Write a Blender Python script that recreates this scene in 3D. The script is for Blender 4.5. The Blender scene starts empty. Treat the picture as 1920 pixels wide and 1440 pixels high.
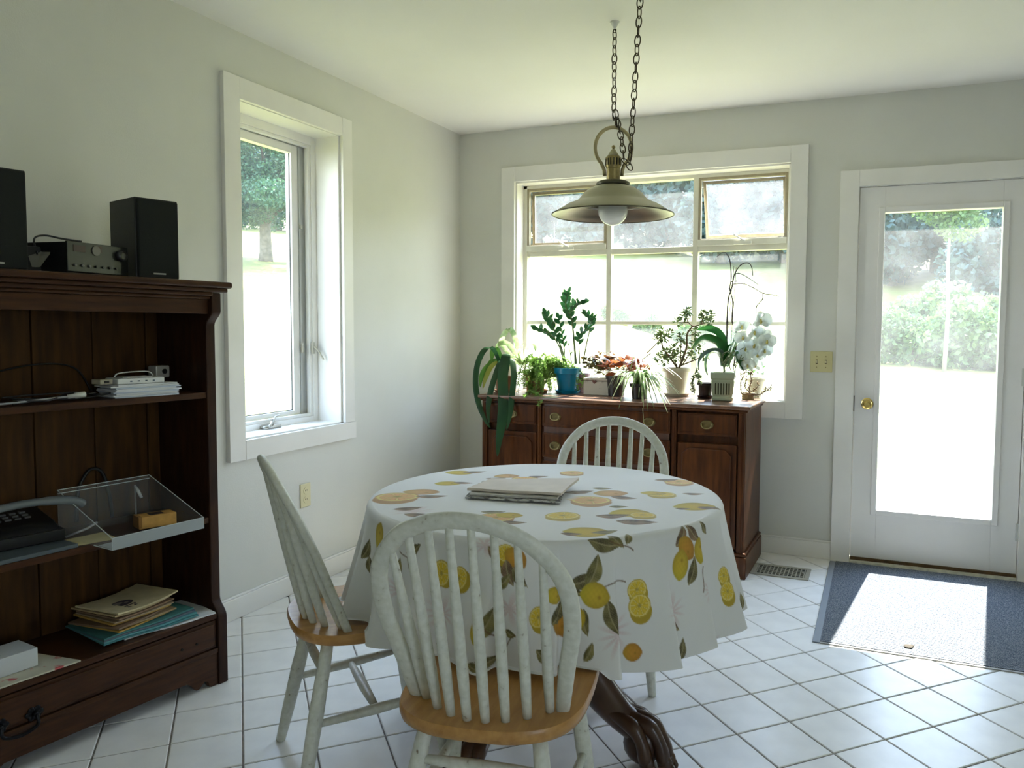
import bpy, math, random
import numpy as np
from mathutils import Vector, Matrix, Euler
random.seed(7)
PI = math.pi
sc = bpy.context.scene
col = sc.collection
# ------------------------------------------------------------------ camera
CAMZ = 1.2861
FPX, CX, CY = 1445.69, 1069.27, 700.31
yw, pt, rl = map(math.radians, (21.8343, 3.4081, 0.4134))
cR = Vector((math.cos(yw), math.sin(yw), 0))
cF = Vector((-math.sin(yw)*math.cos(pt), math.cos(yw)*math.cos(pt), -math.sin(pt)))
cU = cR.cross(cF)
cR, cU = cR*math.cos(rl)+cU*math.sin(rl), -cR*math.sin(rl)+cU*math.cos(rl)
cam = bpy.data.cameras.new('camera'); camo = bpy.data.objects.new('camera', cam); col.objects.link(camo)
m3 = Matrix((cR, cU, -cF)).transposed()
camo.matrix_world = Matrix.Translation((0, 0, CAMZ)) @ m3.to_4x4()
cam.sensor_fit = 'HORIZONTAL'; cam.sensor_width = 36
cam.lens = FPX/1920*36
cam.shift_x = -(CX-960)/1920
cam.shift_y = (CY-720)/1920
cam.clip_start = .02; cam.clip_end = 500
sc.camera = camo
# ------------------------------------------------------------------ world, sun, exposure
SKY, SUN, EXPO = 4.2, 13.0, 1.58
w = bpy.data.worlds.new('sky'); sc.world = w; w.use_nodes = True
nt = w.node_tree; nt.nodes.clear()
tc = nt.nodes.new('ShaderNodeTexCoord'); sep = nt.nodes.new('ShaderNodeSeparateXYZ')
nt.links.new(tc.outputs['Generated'], sep.inputs[0])
rp = nt.nodes.new('ShaderNodeValToRGB'); rp.color_ramp.elements[0].position = 0; rp.color_ramp.elements[1].position = .7
rp.color_ramp.elements[0].color = (.93, .97, 1, 1); rp.color_ramp.elements[1].color = (.42, .62, 1, 1)
nt.links.new(sep.outputs[2], rp.inputs[0])
bgn = nt.nodes.new('ShaderNodeBackground'); bgn.inputs[1].default_value = SKY
nt.links.new(rp.outputs[0], bgn.inputs[0])
wo = nt.nodes.new('ShaderNodeOutputWorld'); nt.links.new(bgn.outputs[0], wo.inputs[0])
el = math.radians(54.7); az = math.radians(7.2)
sund = Vector((math.sin(az)*math.cos(el), math.cos(az)*math.cos(el), math.sin(el)))
sl = bpy.data.lights.new('sun', 'SUN'); sl.energy = SUN; sl.angle = .0093; sl.color = (1, .95, .86)
so = bpy.data.objects.new('sun', sl); col.objects.link(so); so.rotation_euler = sund.to_track_quat('Z', 'Y').to_euler()
so.location = (2, 12, 12)
sc.view_settings.view_transform = 'Standard'; sc.view_settings.look = 'None'
sc.view_settings.exposure = EXPO; sc.view_settings.gamma = 1; sc.view_settings.use_curve_mapping = False
cy_ = sc.cycles
cy_.use_denoising = True
cy_.max_bounces = 10; cy_.diffuse_bounces = 7; cy_.transparent_max_bounces = 16
cy_.sample_clamp_indirect = 8; cy_.caustics_refractive = False; cy_.caustics_reflective = False
D, LX, RX, BY, HC = 4.4962, -2.593, 2.5, -2.2, 2.543   # back wall y, left x, right x, rear y, ceiling
def portal(loc, size, n):
    l = bpy.data.lights.new('portal', 'AREA'); l.shape = 'RECTANGLE'; l.size, l.size_y = size; l.cycles.is_portal = True
    o = bpy.data.objects.new('daylight_portal', l); col.objects.link(o); o.location = loc
    o.rotation_euler = Vector(n).to_track_quat('-Z', 'Z').to_euler()
portal((-1.336, D+.16, 1.543), (1.7, 1.33), (0, -1, 0))
portal((.287, D+.1, 1.107), (.56, 1.61), (0, -1, 0))
portal((LX-.17, 2.93, 1.52), (.68, 1.47), (1, 0, 0))
# unseen right-wall window opening, added for fill daylight; the rear wall has none
FILL_RW = [(-1.5, -.45, .85, 2.1)]
BW = []
for a, b, c, d in FILL_RW: portal((RX+.1, (a+b)/2, (c+d)/2), (b-a, d-c), (-1, 0, 0))
for a, b, c, d in BW: portal(((a+b)/2, BY-.1, (c+d)/2), (b-a, d-c), (0, 1, 0))

# ------------------------------------------------------------------ helpers
def P(px, py, y=None, z=None, x=None, r=None):
    d = cF + cR*((px-CX)/FPX) - cU*((py-CY)/FPX)
    if r is not None: t = r/math.hypot(d.x, d.y)
    elif y is not None: t = y/d.y
    elif x is not None: t = x/d.x
    else: t = (z-CAMZ)/d.z
    return Vector((0, 0, CAMZ)) + d*t

def rgb(c): return (c[0], c[1], c[2], 1)
MATS = {}
def mat(name, c, rough=.5, metal=0, var=0, vscale=8, stretch=(1, 1, 1), c2=None, bump=0, bscale=60, spec=.5, trans=0, vdet=4, coords='Object', thr=None, sub=0, coat=0):
    if name in MATS: return MATS[name]
    m = bpy.data.materials.new(name); m.use_nodes = True; t = m.node_tree; N = t.nodes; Lk = t.links
    b = N['Principled BSDF']; b.inputs['Roughness'].default_value = rough; b.inputs['Metallic'].default_value = metal
    b.inputs['Specular IOR Level'].default_value = spec; b.inputs['Base Color'].default_value = rgb(c)
    if coat: b.inputs['Coat Weight'].default_value = coat; b.inputs['Coat Roughness'].default_value = .15
    if var or c2 or bump:
        tcx = N.new('ShaderNodeTexCoord'); mp = N.new('ShaderNodeMapping'); mp.inputs['Scale'].default_value = stretch
        Lk.new(tcx.outputs[coords], mp.inputs[0])
    if var or c2:
        nz = N.new('ShaderNodeTexNoise'); nz.inputs['Scale'].default_value = vscale; nz.inputs['Detail'].default_value = vdet
        Lk.new(mp.outputs[0], nz.inputs[0])
        r = N.new('ShaderNodeValToRGB'); e = r.color_ramp.elements
        lo, hi = thr if thr else (.3, .7)
        e[0].position, e[1].position = lo, hi
        if c2: e[0].color = rgb(c); e[1].color = rgb(c2)
        else: e[0].color = rgb([x*(1-var) for x in c]); e[1].color = rgb([min(1, x*(1+var)) for x in c])
        Lk.new(nz.outputs[0], r.inputs[0]); Lk.new(r.outputs[0], b.inputs['Base Color'])
    if bump:
        n2 = N.new('ShaderNodeTexNoise'); n2.inputs['Scale'].default_value = bscale; Lk.new(mp.outputs[0], n2.inputs[0])
        bp = N.new('ShaderNodeBump'); bp.inputs['Strength'].default_value = bump; bp.inputs['Distance'].default_value = .01
        Lk.new(n2.outputs[0], bp.inputs['Height']); Lk.new(bp.outputs[0], b.inputs['Normal'])
    if trans:   # thin leaf or cloth: light comes through
        tr = N.new('ShaderNodeBsdfTranslucent'); mx = N.new('ShaderNodeMixShader'); mx.inputs[0].default_value = trans
        if var or c2: Lk.new(r.outputs[0], tr.inputs[0])
        else: tr.inputs[0].default_value = rgb(c)
        Lk.new(b.outputs[0], mx.inputs[1]); Lk.new(tr.outputs[0], mx.inputs[2]); Lk.new(mx.outputs[0], N['Material Output'].inputs[0])
    MATS[name] = m; return m

def glass_mat(name, haze=.05, tint=(.97, .99, .98)):  # whitish translucent share stands in for haze over the outdoor view
    m = bpy.data.materials.new(name); m.use_nodes = True; t = m.node_tree; N = t.nodes; Lk = t.links; N.clear()
    o = N.new('ShaderNodeOutputMaterial'); tr = N.new('ShaderNodeBsdfTransparent'); tr.inputs[0].default_value = rgb(tint)
    gl = N.new('ShaderNodeBsdfGlossy'); gl.inputs['Roughness'].default_value = .02
    lw = N.new('ShaderNodeLayerWeight'); lw.inputs[0].default_value = .5; pw = N.new('ShaderNodeMath'); pw.operation = 'POWER'; pw.inputs[1].default_value = 4; Lk.new(lw.outputs['Facing'], pw.inputs[0])
    fr = N.new('ShaderNodeMath'); fr.operation = 'MULTIPLY_ADD'; fr.inputs[1].default_value = .5; fr.inputs[2].default_value = .02; Lk.new(pw.outputs[0], fr.inputs[0])
    mx = N.new('ShaderNodeMixShader'); Lk.new(fr.outputs[0], mx.inputs[0]); Lk.new(tr.outputs[0], mx.inputs[1]); Lk.new(gl.outputs[0], mx.inputs[2])
    du = N.new('ShaderNodeBsdfTranslucent'); du.inputs[0].default_value = (.95, .97, 1, 1)
    nz = N.new('ShaderNodeTexNoise'); nz.inputs['Scale'].default_value = 7; nz.inputs['Detail'].default_value = 6
    tcx = N.new('ShaderNodeTexCoord'); Lk.new(tcx.outputs['Object'], nz.inputs[0])
    mr = N.new('ShaderNodeMapRange'); mr.inputs[1].default_value = .3; mr.inputs[2].default_value = .75; mr.inputs[3].default_value = haze*.7; mr.inputs[4].default_value = haze*1.5
    Lk.new(nz.outputs[0], mr.inputs[0])
    m2 = N.new('ShaderNodeMixShader'); Lk.new(mr.outputs[0], m2.inputs[0]); Lk.new(mx.outputs[0], m2.inputs[1]); Lk.new(du.outputs[0], m2.inputs[2])
    Lk.new(m2.outputs[0], o.inputs[0]); MATS[name] = m; return m

class G:
    """collects geometry; build() links it as one mesh object"""
    def __init__(s): s.v = []; s.f = []
    def add(s, vs, fs, M=None):
        n = len(s.v)
        s.v += [tuple(M @ Vector(v)) if M else tuple(v) for v in vs]
        s.f += [tuple(i+n for i in f) for f in fs]; return s
    def box(s, x0, y0, z0, x1, y1, z1, M=None):
        return s.add([(x0, y0, z0), (x1, y0, z0), (x1, y1, z0), (x0, y1, z0), (x0, y0, z1), (x1, y0, z1), (x1, y1, z1), (x0, y1, z1)],
                     [(0, 3, 2, 1), (4, 5, 6, 7), (0, 1, 5, 4), (1, 2, 6, 5), (2, 3, 7, 6), (3, 0, 4, 7)], M)
    def cbox(s, c, size, M=None):
        return s.box(c[0]-size[0]/2, c[1]-size[1]/2, c[2]-size[2]/2, c[0]+size[0]/2, c[1]+size[1]/2, c[2]+size[2]/2, M)
    def tube(s, pts, rad, n=8, cap=True, ref=None, sq=None):
        pts = [Vector(p) for p in pts]; k = len(pts)
        if not hasattr(rad, '__len__'): rad = [rad]*k
        u = None; vs = []; fs = []
        for i, p in enumerate(pts):
            t = (pts[min(i+1, k-1)]-pts[max(i-1, 0)])
            t = t.normalized() if t.length > 1e-9 else Vector((0, 0, 1))
            if u is None:
                u = Vector(ref) if ref else (Vector((1, 0, 0)) if abs(t.x) < .8 else Vector((0, 1, 0)))
            u = (u-t*u.dot(t)).normalized(); b = t.cross(u)
            ra = rad[i]; ru, rb = (ra, ra) if not hasattr(ra, '__len__') else ra
            for j in range(n):
                a = 2*PI*(j+(.5 if sq else 0))/n; cx, cy2 = math.cos(a), math.sin(a)
                if sq:
                    cx = math.copysign(abs(cx)**sq, cx); cy2 = math.copysign(abs(cy2)**sq, cy2)
                vs.append(p+u*(cx*ru)+b*(cy2*rb))
        for i in range(k-1):
            for j in range(n):
                fs.append((i*n+j, i*n+(j+1) % n, (i+1)*n+(j+1) % n, (i+1)*n+j))
        if cap: fs.append(tuple(range(n-1, -1, -1))); fs.append(tuple((k-1)*n+j for j in range(n)))
        return s.add(vs, fs)
    def lathe(s, prof, n=24, M=None, close=False):
        vs = []; fs = []
        for r, z in prof:
            for j in range(n): vs.append((r*math.cos(2*PI*j/n), r*math.sin(2*PI*j/n), z))
        k = len(prof)
        for i in range(k-1):
            for j in range(n): fs.append((i*n+j, i*n+(j+1) % n, (i+1)*n+(j+1) % n, (i+1)*n+j))
        if not close:
            fs.append(tuple(range(n-1, -1, -1))); fs.append(tuple((k-1)*n+j for j in range(n)))
        else:
            for j in range(n): fs.append(((k-1)*n+j, (k-1)*n+(j+1) % n, (j+1) % n, j))
        return s.add(vs, fs, M)
    def prism(s, out, z0, z1, M=None):
        n = len(out)
        vs = [(x, y, z0) for x, y in out]+[(x, y, z1) for x, y in out]
        fs = [tuple(range(n-1, -1, -1)), tuple(range(n, 2*n))]+[(i, (i+1) % n, (i+1) % n+n, i+n) for i in range(n)]
        return s.add(vs, fs, M)
    def ell(s, c, r, n=10, k=7, M=None):
        vs = []; fs = []
        for i in range(k+1):
            a = -PI/2+PI*i/k
            a = max(-PI/2+.05, min(PI/2-.05, a))
            for j in range(n):
                vs.append((c[0]+r[0]*math.cos(a)*math.cos(2*PI*j/n), c[1]+r[1]*math.cos(a)*math.sin(2*PI*j/n), c[2]+r[2]*math.sin(a)))
        for i in range(k):
            for j in range(n): fs.append((i*n+j, i*n+(j+1) % n, (i+1)*n+(j+1) % n, (i+1)*n+j))
        fs.append(tuple(range(n-1, -1, -1))); fs.append(tuple(k*n+j for j in range(n)))
        return s.add(vs, fs, M)
    def blade(s, pts, wid, side=None, fold=.15, th=.0):
        """leaf ribbon: spine pts, half widths, folded along its middle"""
        pts = [Vector(p) for p in pts]; k = len(pts); vs = []; fs = []; sd = Vector(side) if side else None
        for i, p in enumerate(pts):
            t = (pts[min(i+1, k-1)]-pts[max(i-1, 0)]).normalized()
            if sd is None:
                sd = t.cross(Vector((0, 0, 1)))
                if sd.length < .1: sd = Vector((1, 0, 0))
            if side:
                o_ = Vector(side); c_ = o_-t*o_.dot(t)
                if c_.length > .3: sd = (sd*.35+c_.normalized()*.65) if sd.dot(c_) > 0 else sd
            sd = (sd-t*sd.dot(t)).normalized(); nn = sd.cross(t)
            h = wid[i]
            vs += [p-sd*h+nn*h*fold, p, p+sd*h+nn*h*fold]
        for i in range(k-1):
            a = i*3
            fs += [(a, a+1, a+4, a+3), (a+1, a+2, a+5, a+4)]
        return s.add(vs, fs)
    def build(s, name, m, parent=None, smooth=False, bevel=0, seg=2, loc=None, rot=None, sub=0):
        me = bpy.data.meshes.new(name); me.from_pydata(s.v, [], s.f); me.validate(); me.update()
        if m: me.materials.append(m)
        if smooth:
            me.polygons.foreach_set('use_smooth', [True]*len(me.polygons))
        o = bpy.data.objects.new(name, me); col.objects.link(o)
        if parent: o.parent = parent
        if loc is not None: o.location = loc
        if rot is not None: o.rotation_euler = rot if hasattr(rot, '__len__') else (0, 0, rot)
        if smooth == 'auto' or bevel:
            pass
        if bevel:
            b = o.modifiers.new('bevel', 'BEVEL'); b.width = bevel; b.segments = seg; b.limit_method = 'ANGLE'; b.angle_limit = .6
            me.polygons.foreach_set('use_smooth', [True]*len(me.polygons))
            wn = o.modifiers.new('wn', 'WEIGHTED_NORMAL'); wn.keep_sharp = True
        if sub:
            b = o.modifiers.new('sub', 'SUBSURF'); b.levels = sub; b.render_levels = sub
        return o

def sharp(o, ang=40):
    o.data.set_sharp_from_angle(angle=math.radians(ang)); return o
def empty(name, loc=(0, 0, 0), rot=0):
    o = bpy.data.objects.new(name, None); o.empty_display_size = .1; col.objects.link(o); o.location = loc
    o.rotation_euler = rot if hasattr(rot, '__len__') else (0, 0, rot); return o
def tag(o, label=None, cat=None, group=None, kind=None):
    if label: o['label'] = label
    if cat: o['category'] = cat
    if group: o['group'] = group
    if kind: o['kind'] = kind
    return o
def thing(name, label, cat, loc=(0, 0, 0), rot=0, group=None): return tag(empty(name, loc, rot), label, cat, group)
def cr(pts, n=6):
    """Catmull-Rom through pts"""
    pts = [Vector(p) for p in pts]; out = []
    for i in range(len(pts)-1):
        p0 = pts[max(i-1, 0)]; p1 = pts[i]; p2 = pts[i+1]; p3 = pts[min(i+2, len(pts)-1)]
        for k in range(n):
            t = k/n
            out.append(.5*((2*p1)+(p2-p0)*t+(2*p0-5*p1+4*p2-p3)*t*t+(-p0+3*p1-3*p2+p3)*t**3))
    out.append(pts[-1]); return out
def lerp(a, b, t): return a+(b-a)*t

# ------------------------------------------------------------------ materials
WALL = mat('wall_paint', (.665, .66, .612), .6, var=.03, vscale=2.5, bump=.08, bscale=220)
CEIL = mat('ceiling_paint', (.82, .805, .775), .7, bump=.05, bscale=200, var=.02, vscale=2)
TRIM = mat('white_trim_paint', (.83, .81, .77), .32, var=.03, vscale=5)
DOORM = mat('door_paint', (.84, .82, .80), .3, var=.03, vscale=4)
TILE = mat('white_ceramic_tile', (.86, .845, .83), .3, spec=.27, var=.05, vscale=9, bump=.05, bscale=18, coords='Object')
GROUT = mat('brown_grout', (.20, .175, .15), .9, var=.3, vscale=30)
ALU = mat('tan_aluminium_frame', (.36, .31, .22), .4, .2, var=.12, vscale=20)
IVORY = mat('ivory_plastic', (.72, .66, .42), .35)
BRASS = mat('polished_brass', (.80, .60, .22), .18, 1)
OLDB = mat('aged_brass', (.30, .24, .11), .38, .9, var=.25, vscale=30)
DWOOD = mat('dark_bookcase_wood', (.018, .006, .003), .42, spec=.2, stretch=(3, 3, .6), c2=(.040, .015, .006), vscale=14, bump=.05, bscale=60)
DWOODH = mat('dark_rail_wood', (.030, .010, .004), .38, spec=.25, stretch=(.6, .6, 5), c2=(.068, .026, .009), vscale=14, bump=.04)
BACKB = mat('amber_back_boards', (.030, .011, .002), .6, spec=.2, stretch=(4, 4, .5), c2=(.080, .034, .006), vscale=10)
MAHO = mat('mahogany', (.036, .010, .0025), .35, spec=.18, stretch=(5, 5, .7), c2=(.095, .030, .007), vscale=9, bump=.03)
MAHOT = mat('worn_mahogany_top', (.09, .035, .015), .32, c2=(.17, .085, .045), vscale=22, stretch=(.6, 4, 4))
OAK = mat('honey_oak_seat', (.36, .17, .045), .34, c2=(.50, .27, .085), vscale=11, stretch=(5, .7, 5), bump=.04)
def worn_white():
    m = mat('worn_white_paint', (.60, .60, .54), .42, bump=.1, bscale=90)
    t = m.node_tree; N = t.nodes; Lk = t.links; b = N['Principled BSDF']
    tcx = N.new('ShaderNodeTexCoord'); nz = N.new('ShaderNodeTexNoise'); nz.inputs['Scale'].default_value = 70; nz.inputs['Detail'].default_value = 5
    Lk.new(tcx.outputs['Object'], nz.inputs[0]); r = N.new('ShaderNodeValToRGB'); e = r.color_ramp.elements
    e[0].position = .22; e[0].color = (.16, .11, .06, 1); e[1].position = .33; e[1].color = (.56, .57, .50, 1)
    x = e.new(.7); x.color = (.67, .68, .62, 1); Lk.new(nz.outputs[0], r.inputs[0]); Lk.new(r.outputs[0], b.inputs['Base Color']); return m
WWHITE = worn_white()
CLAW = mat('dark_carved_walnut', (.050, .022, .012), .3, c2=(.085, .04, .02), vscale=12)
BLACKP = mat('black_plastic', (.012, .012, .012), .35)
BLACKV = mat('black_vinyl', (.010, .010, .009), .5, bump=.1, bscale=300)
GRILLE = mat('black_speaker_cloth', (.006, .008, .006), .9, bump=.3, bscale=700)
PAPER = mat('white_paper', (.70, .72, .74), .7)
PAPERB = mat('cream_paper', (.62, .52, .33), .8, var=.08, vscale=14)
GLASS = glass_mat('haze_window_glass', .030)
GLASSC = glass_mat('clear_window_glass', .012)
SOIL = mat('potting_soil', (.06, .035, .02), .95, var=.4, vscale=60, bump=.5, bscale=90)

# ------------------------------------------------------------------ room shell
def wall(name, axis, pos, th, a0, a1, z0, z1, holes, m=WALL):
    """wall slab split round rectangular holes (a0,a1,z0,z1); axis 'x' = plane of constant x"""
    g = G(); A = sorted({a0, a1, *[h[0] for h in holes], *[h[1] for h in holes]})
    for i in range(len(A)-1):
        zs = [z0]; mid = (A[i]+A[i+1])/2
        hh = sorted([h for h in holes if h[0] <= mid <= h[1]], key=lambda h: h[2])
        cur = z0
        for h in hh:
            if h[2] > cur: seg(g, axis, pos, th, A[i], A[i+1], cur, h[2])
            cur = h[3]
        if cur < z1: seg(g, axis, pos, th, A[i], A[i+1], cur, z1)
    return tag(g.build(name, m), kind='structure')
def seg(g, axis, pos, th, a, b, c, d):
    lo, hi = min(pos, pos+th), max(pos, pos+th)
    if axis == 'x': g.box(lo, a, c, hi, b, d)
    else: g.box(a, lo, c, b, hi, d)
WO = (-2.186, -.486, .876, 2.210)     # back window opening x0 x1 z0 z1
DO = (-.135, .703, -.02, 2.065)       # door opening
LO = (2.593, 3.276, .781, 2.255)      # left window opening y0 y1 z0 z1
TH = .20
wall('wall_left', 'x', LX, -TH, BY-TH, D+TH, -.02, HC+.1, [LO])
wall('wall_back', 'y', D, TH, LX, RX, -.02, HC+.1, [WO, DO])
wall('wall_right', 'x', RX, TH, BY-TH, D+TH, -.02, HC+.1, FILL_RW)
wall('wall_rear', 'y', BY, -TH, LX, RX, -.02, HC+.1, BW)
tag(G().box(LX, BY, HC, RX, D, HC+.1).build('ceiling', CEIL), kind='structure')
floor = tag(G().box(LX, BY, -.15, RX, D, -.003).build('floor', GROUT), kind='structure')

# floor tiles, laid diagonally
def clip(poly, rect):
    x0, y0, x1, y1 = rect
    for ax, lim, sg in ((0, x0, 1), (0, x1, -1), (1, y0, 1), (1, y1, -1)):
        out = []
        for i in range(len(poly)):
            a, b = poly[i-1], poly[i]
            ia, ib = sg*(a[ax]-lim) >= 0, sg*(b[ax]-lim) >= 0
            if ia != ib:
                t = (lim-a[ax])/(b[ax]-a[ax]); out.append((lerp(a[0], b[0], t), lerp(a[1], b[1], t)))
            if ib: out.append(b)
        poly = out
        if not poly: return poly
    return poly
TS, TA, G0 = .2064, math.radians(45.07), (-.3857, 2.7018)
ea = (math.cos(TA), math.sin(TA)); eb = (math.sin(TA), -math.cos(TA)); hs = TS/2-.0024
tiles = []
for i in range(-28, 29):
    for j in range(-28, 29):
        cx = G0[0]+(i+.5)*TS*ea[0]+(j+.5)*TS*eb[0]; cyy = G0[1]+(i+.5)*TS*ea[1]+(j+.5)*TS*eb[1]
        pl = [(cx+hs*(p*ea[0]+q*eb[0]), cyy+hs*(p*ea[1]+q*eb[1])) for p, q in ((-1, -1), (1, -1), (1, 1), (-1, 1))]
        pl = clip(pl, (LX+.001, BY+.001, RX-.001, D-.001))
        if len(pl) < 3: continue
        ar = abs(sum(pl[k-1][0]*pl[k][1]-pl[k][0]*pl[k-1][1] for k in range(len(pl))))/2
        if ar < 2e-4: continue
        v = Vector((cx, cyy, 0))-Vector((0, 0, CAMZ)); dep = v.dot(cF)
        px, py = (CX+FPX*v.dot(cR)/dep, CY-FPX*v.dot(cU)/dep) if dep > .1 else (-9999, 9999)
        vis = dep > .1 and -60 < px < 1980 and py < 1520 and cx < 1.35
        tiles.append((dep if vis else 99+abs(cyy-2), cx, cyy, pl, ar, vis))
tiles.sort(key=lambda t: t[0])
def tile_geo(g, pl, cx, cyy, dz=0):
    n = len(pl); top = [(x-cx, y-cyy, dz) for x, y in pl]
    ins = []
    for x, y, z in top: ins.append((x*.975, y*.975, z)); 
    mid = [(x, y, dz-.0022) for x, y, z in top]
    vs = mid+ins+[(x, y, -.006) for x, y, z in top]
    fs = [tuple(range(n, 2*n))][::1]
    fs += [(i, (i+1) % n, (i+1) % n+n, i+n) for i in range(n)]+[(i+2*n, (i+1) % n+2*n, (i+1) % n, i) for i in range(n)]
    g.add(vs, fs, Matrix.Translation((cx, cyy, 0)) if g is rest else None)
rest = G(); full = None; cnt = 0
for t in tiles:
    dep, cx, cyy, pl, ar, vis = t
    if vis and cnt < 300:
        cnt += 1
        if len(pl) == 4 and abs(ar-(2*hs)**2) < 1e-6:
            if full is None:
                g = G(); tile_geo(g, pl, cx, cyy); full = g.build('tile', TILE, floor, loc=(cx, cyy, 0))
            else:
                o = full.copy(); col.objects.link(o); o.location = (cx, cyy, random.uniform(-.0004, .0004))
        else:
            g = G(); tile_geo(g, pl, cx, cyy); g.build('tile', TILE, floor, loc=(cx, cyy, 0))
    else: tile_geo(rest, pl, cx, cyy)
tag(rest.build('tile', TILE, floor), kind='stuff')

# baseboards
g = G().box(LX, BY, 0, LX+.014, D, .094).box(LX, BY, .094, LX+.009, D, .104)
tag(g.build('baseboard_left', TRIM, bevel=.003), kind='structure')
g = G().box(LX+.014, D-.014, 0, -.222, D, .094).box(LX+.014, D-.009, .094, -.222, D, .104)
tag(g.build('baseboard_back', TRIM, bevel=.003), kind='structure')
g = G().box(.80, D-.014, 0, RX, D, .104)
tag(g.build('baseboard_back', TRIM, bevel=.003), kind='structure')

# ---- window_1: casement in the left wall
w1 = tag(empty('window_1', (LX, 2.93, .78)), kind='structure')
def w1b(name, boxes, m=TRIM, parent=w1, bevel=.002):
    g = G()
    for b in boxes: g.box(b[0]-LX, b[1]-2.93, b[2]-.78, b[3]-LX, b[4]-2.93, b[5]-.78)
    return g.build(name, m, parent, bevel=bevel)
y0, y1, z0, z1 = LO
w1b('casing', [(LX, 2.504, .694, LX+.022, y0, 2.347)])
w1b('casing', [(LX, y1, .783, LX+.022, 3.350, 2.347)])
w1b('casing', [(LX, y0, z1, LX+.021, y1, 2.347)])
w1b('casing', [(LX, y0, .694, LX+.023, 3.362, z0)])
JX = LX-.145
w1b('jamb', [(JX, y0, z0, LX, y0+.004, z1), (JX, y1-.012, z0, LX, y1, z1), (JX, y0, z1-.004, LX, y1, z1), (JX, y0, z0, LX, y1, z0+.008)])
# stepped frame, sash and pane
w1b('outer_frame', [(JX-.05, y0, z0, JX, y0+.05, z1), (JX-.05, y1-.045, z0, JX, y1, z1), (JX-.05, y0+.05, z1-.045, JX, y1-.045, z1), (JX-.05, y0+.05, z0, JX, y1-.045, z0+.035)])
w1b('inner_stop', [(JX-.03, y1-.062, z0+.035, JX-.006, y1-.045, z1-.045), (JX-.03, y0+.05, z1-.06, JX-.006, y1-.062, z1-.045), (JX-.03, y0+.05, z0+.035, JX-.006, y1-.062, z0+.05)])
sx = JX-.045
w1b('sash', [(sx-.03, y0+.05, z0+.05, sx+.008, y0+.085, z1-.062), (sx-.03, y1-.148, z0+.05, sx+.008, y1-.105, z1-.062), (sx-.03, y0+.085, z1-.102, sx+.008, y1-.148, z1-.062), (sx-.03, y0+.085, z0+.05, sx+.008, y1-.148, z0+.072)])
w1b('channel', [(sx-.03, y1-.108, z0+.03, sx-.002, y1-.040, z1-.040), (sx-.004, y1-.092, z0+.05, sx+.006, y1-.084, z1-.062), (sx-.03, y0+.04, z1-.066, sx-.002, y1-.1, z1-.04)], mat('grey_weatherstrip', (.62, .63, .61), .5))
w1b('outer_seal', [(sx-.036, y1-.112, z0+.03, sx-.024, y1-.04, z1-.04), (sx-.036, y0+.04, z1-.07, sx-.024, y1-.112, z1-.04), (sx-.036, y0+.04, z0+.03, sx-.024, y1-.112, z0+.056), (sx-.036, y0+.04, z0+.056, sx-.024, y0+.056, z1-.07)], MATS['grey_weatherstrip'])
w1b('pane', [(sx-.014, y0+.083, z0+.07, sx-.010, y1-.146, z1-.1)], GLASSC, bevel=0)
w1b('gasket', [(sx-.009, y1-.150, z0+.07, sx-.004, y1-.146, z1-.1), (sx-.009, y0+.083, z0+.07, sx-.004, y1-.146, z0+.075)], mat('dark_gasket', (.04, .04, .035), .8), bevel=0)
g = G(); c = Vector((JX+.02-LX, 2.90-2.93, .008))
g.cbox(c+Vector((0, 0, .008)), (.035, .10, .016)).tube([c+Vector((0, .01, .016)), c+Vector((.015, -.01, .034)), c+Vector((.045, -.05, .022))], [.007, .006, .005]).ell(c+Vector((.048, -.055, .022)), (.009, .009, .009))
g.tube([c+Vector((-.01, .02, .012)), c+Vector((-.03, .06, .05)), c+Vector((-.04, .10, .055))], .004, 6)
g.build('crank_handle', mat('worn_crank_metal', (.45, .42, .36), .4, .6), w1, smooth=True)
g = G(); c = Vector((JX+.003-LX, y1-.05-2.93, 1.17-.78))
g.cbox(c, (.012, .018, .06)).tube([c+Vector((.008, 0, .008)), c+Vector((.03, .01, -.02)), c+Vector((.05, .02, -.06))], [.005, .0045, .004])
g.cbox(c+Vector((-.03, -.045, 0)), (.012, .012, .05)).cbox(c+Vector((-.03, -.045, .62)), (.012, .012, .02))
g.build('latch', mat('latch_metal', (.5, .48, .42), .35, .5), w1)

# ---- window_2: twelve-light window in the back wall
w2 = tag(empty('window_2', (-1.336, D, .876)), kind='structure')
def w2b(name, boxes, m=TRIM, parent=w2, bevel=.002, smooth=False):
    g = G()
    for b in boxes: g.box(b[0]+1.336, b[1]-D, b[2]-.876, b[3]+1.336, b[4]-D, b[5]-.876)
    return g.build(name, m, parent, bevel=bevel)
x0, x1, z0, z1 = WO
w2b('casing', [(-2.278, D-.022, .7805, x0, D, 2.302)])
w2b('casing', [(x1, D-.022, .7805, -.391, D, 2.302)])
w2b('casing', [(x0, D-.021, z1, x1, D, 2.302)])
w2b('casing', [(x0, D-.021, .7805, x1, D, z0)])
JY = D+.10
w2b('jamb', [(x0, D, z0, x0+.01, JY, z1), (x1-.01, D, z0, x1, JY, z1), (x0, D, z1-.01, x1, JY, z1)])
w2b('sill', [(x0, D, z0, x1, JY+.01, z0+.006)])
CREAM = mat('cream_frame_paint', (.74, .72, .62), .4, var=.05, vscale=14)
w2b('frame', [(x0, JY, z0, x0+.035, JY+.06, z1), (x1-.025, JY, z0, x1, JY+.06, z1), (x0, JY, z1-.03, x1, JY+.06, z1), (x0, JY, z0, x1, JY+.06, z0+.012)], CREAM)
VX = (-1.589, -1.042); HZ = (1.762, 1.318)
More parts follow.
